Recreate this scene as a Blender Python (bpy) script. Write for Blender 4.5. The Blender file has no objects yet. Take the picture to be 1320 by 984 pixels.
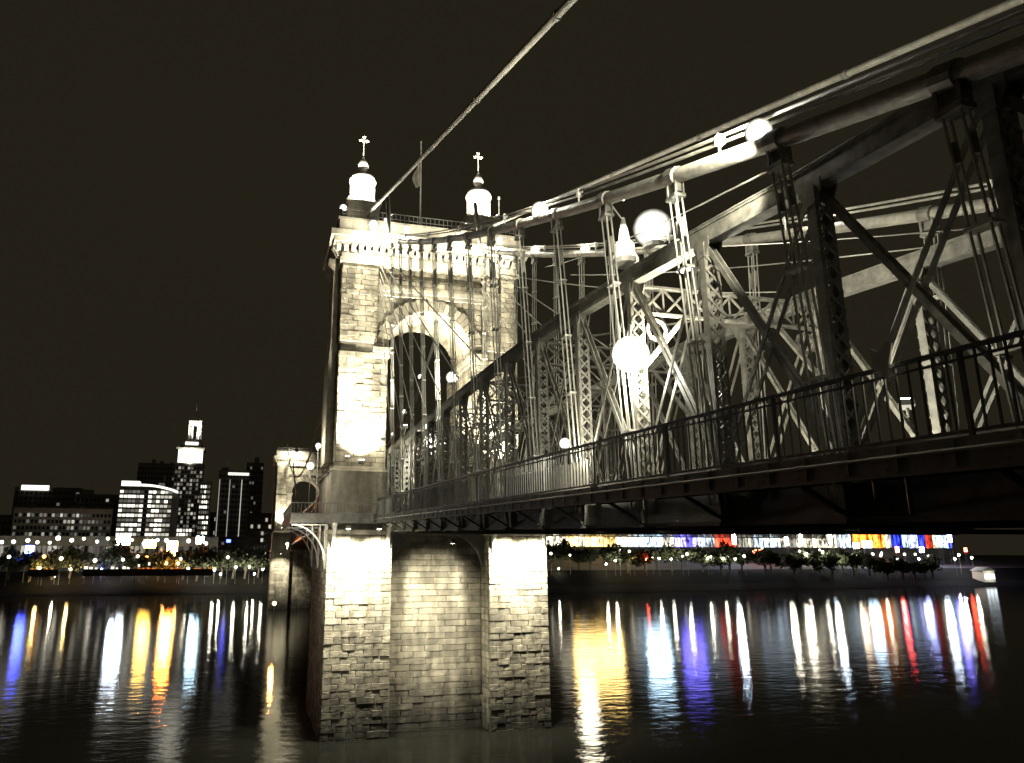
import bpy, math, random
from mathutils import Vector, Matrix
import numpy as np

random.seed(7)
RNG = np.random.default_rng(7)
S = bpy.context.scene
C = S.collection
PI = math.pi

# ------------------------------------------------------------------ camera, world, exposure
cam_d = bpy.data.cameras.new('camera')
cam = bpy.data.objects.new('camera', cam_d)
C.objects.link(cam)
S.camera = cam
cam_d.sensor_width = 36.0
cam_d.lens = 960.0 / 1320.0 * 36.0
cam_d.shift_x = 70.0 / 1320.0            # the photograph is cropped a little off its axis
cam_d.clip_start = 0.2
cam_d.clip_end = 4000.0
cam.location = (0.0, 0.0, 19.0)
cam.rotation_euler = (math.radians(90 + 13.360), 0.0, math.radians(-15.304))

W = bpy.data.worlds.new('World')
S.world = W
W.use_nodes = True
wn = W.node_tree.nodes
wl = W.node_tree.links
bg = wn['Background']
bg.inputs['Color'].default_value = (0.0190, 0.0158, 0.0098, 1)   # night sky over a lit city
bg.inputs['Strength'].default_value = 1.0

tcw = wn.new('ShaderNodeTexCoord'); nzw = wn.new('ShaderNodeTexNoise'); nzw.inputs['Scale'].default_value = 1.6; nzw.inputs['Detail'].default_value = 4
wl.new(tcw.outputs['Generated'], nzw.inputs['Vector'])
crw = wn.new('ShaderNodeMix'); crw.data_type = 'RGBA'
crw.inputs[6].default_value = (0.0150, 0.0128, 0.0082, 1); crw.inputs[7].default_value = (0.0180, 0.0150, 0.0085, 1)
wl.new(nzw.outputs['Fac'], crw.inputs[0]); wl.new(crw.outputs[2], bg.inputs['Color'])

S.view_settings.view_transform = 'Standard'
S.view_settings.look = 'None'
S.view_settings.exposure = 0.0
S.view_settings.gamma = 1.0
S.cycles.use_denoising = True
S.cycles.max_bounces = 5
S.cycles.diffuse_bounces = 2
S.cycles.glossy_bounces = 3
S.cycles.transmission_bounces = 2
S.cycles.volume_bounces = 0
S.cycles.caustics_reflective = False
S.cycles.caustics_refractive = False
S.cycles.sample_clamp_indirect = 8.0
S.cycles.use_light_tree = True

WARM = (1.0, 0.955, 0.79)

# ------------------------------------------------------------------ materials
def _mat(name):
    m = bpy.data.materials.new(name)
    m.use_nodes = True
    return m, m.node_tree.nodes, m.node_tree.links, m.node_tree.nodes['Principled BSDF']

def surf(name, col, rough=0.6, metal=0.0, vary=0.25, scale=1.5, bump=0.15, bscale=8.0, per=None, stain=0.0, island=False, tide_fade=False):
    m, n, l, b = _mat(name)
    tc = n.new('ShaderNodeTexCoord')
    ns = n.new('ShaderNodeTexNoise'); ns.inputs['Scale'].default_value = scale
    ns.inputs['Detail'].default_value = 6.0; ns.inputs['Roughness'].default_value = 0.62
    geo = n.new('ShaderNodeNewGeometry')
    l.new(geo.outputs['Position'], ns.inputs['Vector'])
    mr = n.new('ShaderNodeMapRange')
    mr.inputs['From Min'].default_value = 0.3; mr.inputs['From Max'].default_value = 0.7
    mr.inputs['To Min'].default_value = 1.0 - vary; mr.inputs['To Max'].default_value = 1.0 + vary
    l.new(ns.outputs['Fac'], mr.inputs['Value'])
    fac = mr.outputs['Result']
    def mul(a, bsock):
        q = n.new('ShaderNodeMath'); q.operation = 'MULTIPLY'
        l.new(a, q.inputs[0]); l.new(bsock, q.inputs[1]); return q.outputs[0]
    if per:
        if island:
            src = geo.outputs['Random Per Island']
        else:
            src = n.new('ShaderNodeObjectInfo').outputs['Random']
        m2 = n.new('ShaderNodeMapRange')
        m2.inputs['To Min'].default_value = 1 - per; m2.inputs['To Max'].default_value = 1 + per * 0.5
        l.new(src, m2.inputs['Value'])
        fac = mul(fac, m2.outputs['Result'])
    if stain:
        mp = n.new('ShaderNodeMapping'); mp.inputs['Scale'].default_value = (0.9, 0.9, 0.12)
        l.new(geo.outputs['Position'], mp.inputs['Vector'])
        n2 = n.new('ShaderNodeTexNoise'); n2.inputs['Scale'].default_value = 1.0; n2.inputs['Detail'].default_value = 5
        l.new(mp.outputs['Vector'], n2.inputs['Vector'])
        m3 = n.new('ShaderNodeMapRange')
        m3.inputs['From Min'].default_value = 0.42; m3.inputs['From Max'].default_value = 0.62
        m3.inputs['To Min'].default_value = 1.0 - stain; m3.inputs['To Max'].default_value = 1.0
        l.new(n2.outputs['Fac'], m3.inputs['Value'])
        fac = mul(fac, m3.outputs['Result'])
    if tide_fade:  # tide stain, carried higher to paint in the floodlights' fade at the pier foot
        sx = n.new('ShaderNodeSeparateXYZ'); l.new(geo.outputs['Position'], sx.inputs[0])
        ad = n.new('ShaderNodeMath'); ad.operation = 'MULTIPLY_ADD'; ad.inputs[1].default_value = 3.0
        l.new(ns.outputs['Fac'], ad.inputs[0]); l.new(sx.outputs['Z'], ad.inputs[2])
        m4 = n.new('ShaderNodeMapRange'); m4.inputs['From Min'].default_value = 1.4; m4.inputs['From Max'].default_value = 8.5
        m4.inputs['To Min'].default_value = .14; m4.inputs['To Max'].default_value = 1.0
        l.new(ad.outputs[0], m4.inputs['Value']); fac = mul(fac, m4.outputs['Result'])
    vm = n.new('ShaderNodeVectorMath'); vm.operation = 'SCALE'
    vm.inputs[0].default_value = col
    l.new(fac, vm.inputs['Scale'])
    l.new(vm.outputs['Vector'], b.inputs['Base Color'])
    b.inputs['Roughness'].default_value = rough
    b.inputs['Metallic'].default_value = metal
    if bump:
        nb = n.new('ShaderNodeTexNoise'); nb.inputs['Scale'].default_value = bscale; nb.inputs['Detail'].default_value = 5
        l.new(geo.outputs['Position'], nb.inputs['Vector'])
        bp = n.new('ShaderNodeBump'); bp.inputs['Strength'].default_value = bump; bp.inputs['Distance'].default_value = 0.1
        l.new(nb.outputs['Fac'], bp.inputs['Height']); l.new(bp.outputs['Normal'], b.inputs['Normal'])
    return m

def glow(name, col, strength, vary=0.0):
    m = bpy.data.materials.new(name); m.use_nodes = True
    n = m.node_tree.nodes; l = m.node_tree.links
    n.remove(n['Principled BSDF'])
    e = n.new('ShaderNodeEmission')
    e.inputs['Color'].default_value = (*col, 1); e.inputs['Strength'].default_value = strength
    if vary:
        geo = n.new('ShaderNodeNewGeometry')
        mr = n.new('ShaderNodeMapRange')
        mr.inputs['To Min'].default_value = strength * (1 - vary); mr.inputs['To Max'].default_value = strength * (1 + vary)
        l.new(geo.outputs['Random Per Island'], mr.inputs['Value']); l.new(mr.outputs['Result'], e.inputs['Strength'])
    l.new(e.outputs[0], n['Material Output'].inputs['Surface'])
    return m

def glare_globe(name, col, strength, rim):
    """frosted lamp: emission fades from middle to rim, painting lens glare into the globe"""
    m = glow(name, col, strength)
    n = m.node_tree.nodes; l = m.node_tree.links; e = n['Emission']
    lw = n.new('ShaderNodeLayerWeight'); lw.inputs['Blend'].default_value = 0.5
    mr = n.new('ShaderNodeMapRange'); mr.inputs['From Min'].default_value = 1.0; mr.inputs['From Max'].default_value = 0.0
    l.new(lw.outputs['Facing'], mr.inputs['Value'])
    pw = n.new('ShaderNodeMath'); pw.operation = 'POWER'; pw.inputs[1].default_value = 3.2; l.new(mr.outputs['Result'], pw.inputs[0])  # falloff towards the rim puts a soft glare edge into the emission
    ma = n.new('ShaderNodeMath'); ma.operation = 'MULTIPLY_ADD'; ma.inputs[1].default_value = strength; ma.inputs[2].default_value = rim
    l.new(pw.outputs[0], ma.inputs[0]); l.new(ma.outputs[0], e.inputs['Strength'])
    return m

M = {
    'stone': surf('limestone_block', (0.43, 0.385, 0.28), 0.88, vary=0.35, scale=0.9, bump=0.6, bscale=4.0, per=0.38, stain=0.45, tide_fade=True),
    'stone_mass': surf('limestone_blocks_laid', (0.43, 0.385, 0.28), 0.88, vary=0.35, scale=0.9, bump=0.6, bscale=4.0, per=0.38, stain=0.4, island=True, tide_fade=True),
    'mortar': surf('recessed_mortar', (0.22, 0.20, 0.15), 0.95, vary=0.3, bump=0.3),
    'trim': surf('dressed_sandstone', (0.44, 0.40, 0.31), 0.8, vary=0.25, scale=1.2, bump=0.3, stain=0.3),
    'steel': surf('painted_steel', (0.23, 0.22, 0.18), 0.5, vary=0.45, scale=2.2, bump=0.12, bscale=14, stain=0.25),
    'steel_dark': surf('grimy_deck_steel', (0.20, 0.19, 0.165), 0.7, vary=0.35, scale=1.5, bump=0.15),
    'cable': surf('wrapped_cable', (0.42, 0.40, 0.33), 0.6, vary=0.25, scale=3.0, bump=0.3, bscale=18, stain=0.2),
    'rod': surf('galvanised_rod', (0.40, 0.39, 0.33), 0.5, metal=0.2, vary=0.25, scale=2.0, bump=0.0),
    'rail': surf('dark_painted_rail', (0.14, 0.135, 0.12), 0.55, vary=0.3, scale=3.0, bump=0.0),
    'road': surf('deck_planking', (0.09, 0.087, 0.08), 0.9, vary=0.3, bump=0.2),
    'white': surf('white_painted_metal', (0.80, 0.78, 0.70), 0.5, vary=0.08, scale=2.0, bump=0.05),
    'pale': surf('pale_board', (0.45, 0.43, 0.36), 0.75, vary=0.3, scale=2.0, bump=0.2, stain=0.4),
    'housing': surf('lamp_housing', (0.25, 0.25, 0.23), 0.5, vary=0.15, bump=0.0),
    'cloth': surf('flag_cloth', (0.60, 0.56, 0.46), 0.9, vary=0.25, bump=0.2),
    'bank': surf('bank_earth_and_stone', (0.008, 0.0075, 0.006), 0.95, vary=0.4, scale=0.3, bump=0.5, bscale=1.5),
    'city': surf('city_paving', (0.10, 0.095, 0.085), 0.95, vary=0.3, scale=0.1, bump=0.1),
    'conc': surf('dark_facade_concrete', (0.16, 0.155, 0.14), 0.85, vary=0.2, scale=0.2, bump=0.0),
    'pale_conc': surf('pale_facade_stone', (0.34, 0.33, 0.29), 0.85, vary=0.2, scale=0.2, bump=0.0),
    'bark': surf('bark', (0.07, 0.055, 0.04), 0.95, vary=0.3, bump=0.4),
    'leaf': surf('leaf_mass', (0.05, 0.06, 0.028), 0.9, vary=0.5, scale=1.0, bump=0.0),
    'glass': surf('dark_window_glass', (0.02, 0.022, 0.024), 0.12, vary=0.1, bump=0.0),
}
for k_ in ('bank', 'city'):
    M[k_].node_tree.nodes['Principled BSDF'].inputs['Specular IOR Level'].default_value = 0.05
G = {
    'globe': glare_globe('glare_globe_lit', WARM, 9.0, .16),
    'globe_clear': glare_globe('crisp_glare_globe_lit', WARM, 9.0, 1.2),
    'globe_soft': glare_globe('soft_glare_globe_lit', WARM, 7.0, .03),
    'lens': glow('lamp_lens_lit', WARM, 45.0),
    'lens_hot': glow('floodlight_lens_lit', WARM, 90.0),
    'win': glow('lit_office_window', (1.0, 0.95, 0.80), 1.4, 0.85),
    'win_dim': glow('dim_lit_window', (1.0, 0.93, 0.78), 0.35, 0.9),
    'win_faint': glow('faint_window', (1.0, 0.93, 0.78), 0.10, 0.9),
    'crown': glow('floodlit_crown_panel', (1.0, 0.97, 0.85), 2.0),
}

# ------------------------------------------------------------------ mesh builder
class MB:
    def __init__(s):
        s.v = []; s.f = []; s.n = 0
    def add(s, v, f):
        v = np.asarray(v, float).reshape(-1, 3)
        s.v.append(v); o = s.n
        s.f.extend([tuple(i + o for i in q) for q in f]); s.n += len(v)
        return s
    BOXF = [(0, 3, 2, 1), (4, 5, 6, 7), (0, 1, 5, 4), (1, 2, 6, 5), (2, 3, 7, 6), (3, 0, 4, 7)]
    def box(s, x0, x1, y0, y1, z0, z1):
        return s.add([(x0, y0, z0), (x1, y0, z0), (x1, y1, z0), (x0, y1, z0), (x0, y0, z1), (x1, y0, z1), (x1, y1, z1), (x0, y1, z1)], s.BOXF)
    def taper(s, a, b):      # a,b = (x0,x1,y0,y1,z)
        q = lambda t: [(t[0], t[2], t[4]), (t[1], t[2], t[4]), (t[1], t[3], t[4]), (t[0], t[3], t[4])]
        return s.add(q(a) + q(b), s.BOXF)
    def beam(s, p0, p1, w, h, up=(0, 0, 1)):   # w across, h along up
        p0 = np.array(p0, float); p1 = np.array(p1, float); d = p1 - p0; d /= np.linalg.norm(d)
        u = np.array(up, float)
        if abs(d @ u) > 0.98: u = np.array((0, 1.0, 0)) if abs(d[1]) < 0.9 else np.array((1.0, 0, 0))
        r = np.cross(d, u); r /= np.linalg.norm(r); u = np.cross(r, d)
        r = r * w / 2; u = u * h / 2
        return s.add([p0 - r - u, p0 + r - u, p0 + r + u, p0 - r + u, p1 - r - u, p1 + r - u, p1 + r + u, p1 - r + u], s.BOXF)
    def tube(s, pts, r, n=8, cap=True):
        P = np.array(pts, float); rs = r if hasattr(r, '__len__') else [r] * len(P)
        T = np.gradient(P, axis=0); T /= np.linalg.norm(T, axis=1)[:, None]
        up = np.array((0, 0, 1.0)) if abs(T[0][2]) < 0.9 else np.array((1.0, 0, 0))
        V = []
        for p, t, rr in zip(P, T, rs):
            a = np.cross(t, up); a /= np.linalg.norm(a); b = np.cross(a, t)
            for k in range(n):
                an = 2 * PI * k / n; V.append(p + rr * (math.cos(an) * a + math.sin(an) * b))
        F = []
        for i in range(len(P) - 1):
            for k in range(n):
                k2 = (k + 1) % n; F.append((i * n + k, i * n + k2, (i + 1) * n + k2, (i + 1) * n + k))
        if cap:
            F.append(tuple(range(n))[::-1]); F.append(tuple((len(P) - 1) * n + k for k in range(n)))
        return s.add(V, F)
    def lathe(s, prof, c, n=16):     # prof [(r,z)]
        V = []; F = []
        for r, z in prof:
            for k in range(n):
                a = 2 * PI * (k + 0.5) / n; V.append((c[0] + r * math.cos(a), c[1] + r * math.sin(a), c[2] + z))
        for i in range(len(prof) - 1):
            for k in range(n):
                k2 = (k + 1) % n; F.append((i * n + k, i * n + k2, (i + 1) * n + k2, (i + 1) * n + k))
        F.append(tuple(range(n))[::-1]); F.append(tuple((len(prof) - 1) * n + k for k in range(n)))
        return s.add(V, F)
    def plate(s, poly, d0, d1, axis):    # polygon extruded; axis 'y': poly in (x,z); 'x': poly in (y,z)
        n = len(poly)
        mk = (lambda q, d: (q[0], d, q[1])) if axis == 'y' else (lambda q, d: (d, q[0], q[1]))
        V = [mk(q, d0) for q in poly] + [mk(q, d1) for q in poly]
        F = [tuple(range(n)), tuple(range(2 * n - 1, n - 1, -1))] + [(i, i + n, (i + 1) % n + n, (i + 1) % n) for i in range(n)]
        return s.add(V, F)
    def mesh(s, name):
        me = bpy.data.meshes.new(name)
        me.from_pydata(np.concatenate(s.v).tolist(), [], s.f); me.update()
        return me
    def build(s, name, m, parent=None, smooth=False):
        me = s.mesh(name); me.materials.append(m)
        if smooth:
            me.shade_smooth()
        o = bpy.data.objects.new(name, me); C.objects.link(o)
        if parent is not None: adopt(o, parent)
        return o

def fix_normals(o):
    import bmesh
    bm = bmesh.new(); bm.from_mesh(o.data)
    bmesh.ops.recalc_face_normals(bm, faces=bm.faces); bm.to_mesh(o.data); bm.free()
    return o

ROOTLOC = {}
def adopt(o, p):
    """parent o, whose mesh is in world coordinates, to a thing (an Empty) or to one of its parts"""
    o.parent = p
    if p.name in ROOTLOC: o.matrix_parent_inverse = Matrix.Translation(-Vector(ROOTLOC[p.name]))
def tag(o, label, cat, group=None):
    o['label'] = label; o['category'] = cat
    if group: o['group'] = group
    return o
def thing(name, label, cat, loc, group=None):
    o = bpy.data.objects.new(name, None); C.objects.link(o)
    o.empty_display_size = 0.3
    o.location = loc; ROOTLOC[o.name] = tuple(loc)
    return tag(o, label, cat, group)
def kind(o, k):
    o['kind'] = k; return o
ORD = ['first', 'second', 'third', 'fourth', 'fifth', 'sixth', 'seventh', 'eighth', 'ninth', 'tenth', 'eleventh', 'twelfth',
       'thirteenth', 'fourteenth', 'fifteenth', 'sixteenth', 'seventeenth', 'eighteenth', 'nineteenth', 'twentieth',
       'twenty-first', 'twenty-second', 'twenty-third', 'twenty-fourth', 'twenty-fifth', 'twenty-sixth', 'twenty-seventh',
       'twenty-eighth', 'twenty-ninth', 'thirtieth']

def lamp_light(name, loc, power, target=None, cone=70, blend=0.8, radius=0.2, col=WARM):
    if target is None:
        d = bpy.data.lights.new(name, 'POINT')
    else:
        d = bpy.data.lights.new(name, 'SPOT'); d.spot_size = math.radians(cone); d.spot_blend = blend
    d.energy = power; d.color = col; d.shadow_soft_size = radius
    o = bpy.data.objects.new(name, d); C.objects.link(o); o.location = loc
    if target is not None:
        o.rotation_euler = (Vector(target) - Vector(loc)).to_track_quat('-Z', 'Y').to_euler()
    return o

# ------------------------------------------------------------------ bridge geometry functions
XN, XF = 17.0, 27.5          # the two trusses
XC = 22.25
XW0, XW1 = 14.5, 30.0        # outer edges of the walkways
T0, T1 = 95.0, 330.0         # front faces of the two towers
SPAN0, SPAN1 = 95.0, 330.0
def zdeck(y):
    if y <= SPAN0: return 21.1 + 0.03 * y
    t = (y - SPAN0); L = SPAN1 - SPAN0
    if y >= SPAN1: return zdeck(SPAN0) - 0.03 * (y - SPAN1)
    return 23.95 + 0.03 * t * (1 - t / L)
CH = [(-6, 29.4), (0, 29.7), (6, 30.1), (12, 30.55), (20, 31.15), (27, 31.95), (33, 32.3), (40, 32.65), (52, 32.85), (66, 32.75), (80, 32.7), (95, 32.5)]
def zchord(y):
    if y <= 95: return float(np.interp(y, [c[0] for c in CH], [c[1] for c in CH]))
    return zdeck(y) + 8.5
def zlow(y):      # lower cables
    if y <= 95: return 26.97 + 0.27 * y + 0.00103 * y * y
    t = abs(y - 217.5) / 112.5
    return 31.0 + (zlow(95) + 1.5 - 31.0) * t * t
def zup(y):
    if y <= 103: return 68.3 - 0.3085 * (103 - y)
    t = abs(y - 217.5) / 114.5
    return 43.0 + (68.2 - 43.0) * t * t
NODE0, PANEL = 12.1, 6.03
NODES = [NODE0 + PANEL * k for k in range(-3, 14)]      # approach panel points

# ================================================================== SETTING
def sheet(name, pts, faces, m, k='structure'):
    mb = MB(); mb.add(pts, faces); o = mb.build(name, m); kind(o, k); return o

# water
WATER_ROUGH = 0.12
m, n, l, b = _mat('river_water')
b.inputs['Base Color'].default_value = (0.012, 0.012, 0.009, 1)
b.inputs['Roughness'].default_value = 0.9
b.inputs['Specular IOR Level'].default_value = 0.0
gls = n.new('ShaderNodeBsdfGlossy'); gls.distribution = 'BECKMANN'; gls.inputs['Roughness'].default_value = WATER_ROUGH
fr = n.new('ShaderNodeFresnel'); fr.inputs['IOR'].default_value = 1.33
mx = n.new('ShaderNodeMixShader')
l.new(fr.outputs[0], mx.inputs['Fac']); l.new(b.outputs[0], mx.inputs[1]); l.new(gls.outputs[0], mx.inputs[2])
l.new(mx.outputs[0], n['Material Output'].inputs['Surface'])
geo = n.new('ShaderNodeNewGeometry')
def wav(sx, sy, sc, det):
    mp = n.new('ShaderNodeMapping'); mp.inputs['Scale'].default_value = (sx, sy, 1)
    l.new(geo.outputs['Position'], mp.inputs['Vector'])
    t = n.new('ShaderNodeTexNoise'); t.inputs['Scale'].default_value = sc; t.inputs['Detail'].default_value = det
    l.new(mp.outputs['Vector'], t.inputs['Vector']); return t.outputs['Fac']
w1 = wav(0.6, 1.0, 0.55, 5); w2 = wav(0.5, 1.0, 0.12, 2)
q = n.new('ShaderNodeMath'); q.operation = 'MULTIPLY_ADD'; q.inputs[1].default_value = 0.8
l.new(w2, q.inputs[0]); l.new(w1, q.inputs[2])
bp = n.new('ShaderNodeBump'); bp.inputs['Strength'].default_value = 0.4; bp.inputs['Distance'].default_value = 0.14
l.new(q.outputs[0], bp.inputs['Height']); l.new(bp.outputs['Normal'], gls.inputs['Normal'])
M['water'] = m

sheet('river', [(-1500, -80, -1), (1800, -80, -1), (1800, 640, -1), (-1500, 640, -1)], [(0, 1, 2, 3)], M['water'])

SHORE = [(-1500, 520), (-500, 486), (-89, 468), (6, 470), (90, 446), (185, 421), (300, 428), (454, 443), (700, 452), (1000, 470), (1800, 560)]
def shore(x): return float(np.interp(x, [s[0] for s in SHORE], [s[1] for s in SHORE]))
pts = []; fc = []
xs = [s[0] for s in SHORE]
rows = [(-3, -2.2), (0, -0.8), (14, 3.0), (30, 9.0), (38, 11.5)]
for x, y in SHORE:
    for dy, z in rows: pts.append((x, y + dy, z + (random.uniform(-.3, .3) if 0 < dy < 38 else 0)))
for i in range(len(SHORE) - 1):
    for j in range(len(rows) - 1):
        a = i * len(rows) + j; fc.append((a, a + len(rows), a + len(rows) + 1, a + 1))
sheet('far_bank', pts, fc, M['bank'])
pts = []; fc = []
rows = [(38, 11.5), (70, 15.0), (110, 22.0), (2000, 30.0)]
for x, y in SHORE:
    for dy, z in rows: pts.append((x, y + dy, z))
for i in range(len(SHORE) - 1):
    for j in range(len(rows) - 1):
        a = i * len(rows) + j; fc.append((a, a + len(rows), a + len(rows) + 1, a + 1))
sheet('city_ground', pts, fc, M['city'])
def ground(x, y):
    d = y - shore(x)
    return float(np.interp(d, [0, 14, 30, 38, 70, 110, 2000], [-0.8, 3, 9, 11.5, 15, 22, 30]))
sheet('near_bank', [(-600, -80, 17.3), (600, -80, 17.3), (600, 3, 17.3), (-600, 3, 17.3), (600, 30, -3), (-600, 30, -3)], [(0, 1, 2, 3), (3, 2, 4, 5)], M['bank'])

# ================================================================== STONE HELPERS
def stone_variant(seed):
    r = np.random.default_rng(seed)
    g = [0.0, 0.045, 0.5, 0.955, 1.0]
    V = []; F = []
    N = len(g)
    for j in range(N):
        for i in range(N):
            edge = i in (0, N - 1) or j in (0, N - 1)
            V.append((g[i] - 0.5, -(0.62 if edge else 1.0 + r.uniform(-0.06, 0.06)), g[j] - 0.5))
    for j in range(N - 1):
        for i in range(N - 1):
            a = j * N + i; F.append((a, a + 1, a + N + 1, a + N))
    o = len(V)
    V += [(-0.5, 0, -0.5), (0.5, 0, -0.5), (0.5, 0, 0.5), (-0.5, 0, 0.5)]
    bot = [i for i in range(N)]; top = [(N - 1) * N + i for i in range(N)]
    F.append(tuple(bot[::-1]) + (o, o + 1)); F.append(tuple(top) + (o + 2, o + 3))
    F.append(tuple(j * N for j in range(N)) + (o + 3, o)); F.append(tuple(j * N + N - 1 for j in range(N - 1, -1, -1)) + (o + 1, o + 2))
    return np.array(V), F
SV = [stone_variant(k) for k in range(5)]
SM = []
for V, F in SV:
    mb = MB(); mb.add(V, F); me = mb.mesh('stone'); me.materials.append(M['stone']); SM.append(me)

def courses(z0, z1, h):
    n = max(1, round((z1 - z0) / h)); return [(z0 + (z1 - z0) * i / n, z0 + (z1 - z0) * (i + 1) / n) for i in range(n)]
def run(u0, u1, L, off):
    """block boundaries along one course"""
    n = max(1, round((u1 - u0) / L)); st = (u1 - u0) / n
    b = [u0] + [u0 + st * (i + off) + random.uniform(-.16, .16) * st for i in range(0 if off > 0.05 else 1, n)] + [u1]
    return list(zip(b[:-1], b[1:]))
def wall_blocks(u0, u1, z0, z1, h=0.74, L=2.2, block=None):
    out = []
    for ci, (a, c) in enumerate(courses(z0, z1, h)):
        segs = [(u0, u1)]
        if block:
            cut = block(a, c)
            if cut:
                segs = [s for s in ((u0, cut[0]), (cut[1], u1)) if s[1] - s[0] > 0.25]
        for s0, s1 in segs:
            for p, q_ in run(s0, s1, L, 0.5 * (ci % 2)):
                out.append(((p + q_) / 2, (a + c) / 2, q_ - p - 0.026, c - a - 0.03))
    return out
def place_front(blocks, y, depth):      # front faces towards -Y
    return [((u, y, z), (w, depth * random.uniform(.75, 1.2), h), 0) for u, z, w, h in blocks]
def place_left(blocks, x, depth):       # faces -X ; u runs along Y
    return [((x, u, z), (w, depth * random.uniform(.75, 1.2), h), 1) for u, z, w, h in blocks]
def place_right(blocks, x, depth):
    return [((x, u, z), (w, depth * random.uniform(.75, 1.2), h), 2) for u, z, w, h in blocks]
ANG = [0.0, -PI / 2, PI / 2]
def stones_single(lst, parent):
    for loc, sc, k in lst:
        o = bpy.data.objects.new('stone', random.choice(SM)); C.objects.link(o)
        o.location = loc; o.scale = sc; o.rotation_euler = (0, 0, ANG[k]); adopt(o, parent)
def stones_mass(lst, name, parent):
    mb = MB()
    for loc, sc, k in lst:
        V, F = random.choice(SV)
        V = V * np.array(sc); c, s = math.cos(ANG[k]), math.sin(ANG[k])
        V = np.stack([V[:, 0] * c - V[:, 1] * s, V[:, 0] * s + V[:, 1] * c, V[:, 2]], 1) + np.array(loc)
        mb.add(V, F)
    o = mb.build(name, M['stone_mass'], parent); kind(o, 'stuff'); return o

# ================================================================== TOWERS
XL, XR = 9.85, 34.65
AL, AR = 16.35, 28.15
ZS, AR_R = 46.3, 5.9
def arch_block(r):
    def f(a, c):
        z = max(a, ZS) - ZS
        if c < ZS: return (XC - r, XC + r)
        if z >= r: return None
        hw = math.sqrt(r * r - z * z); return (XC - hw, XC + hw)
    return f

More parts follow.
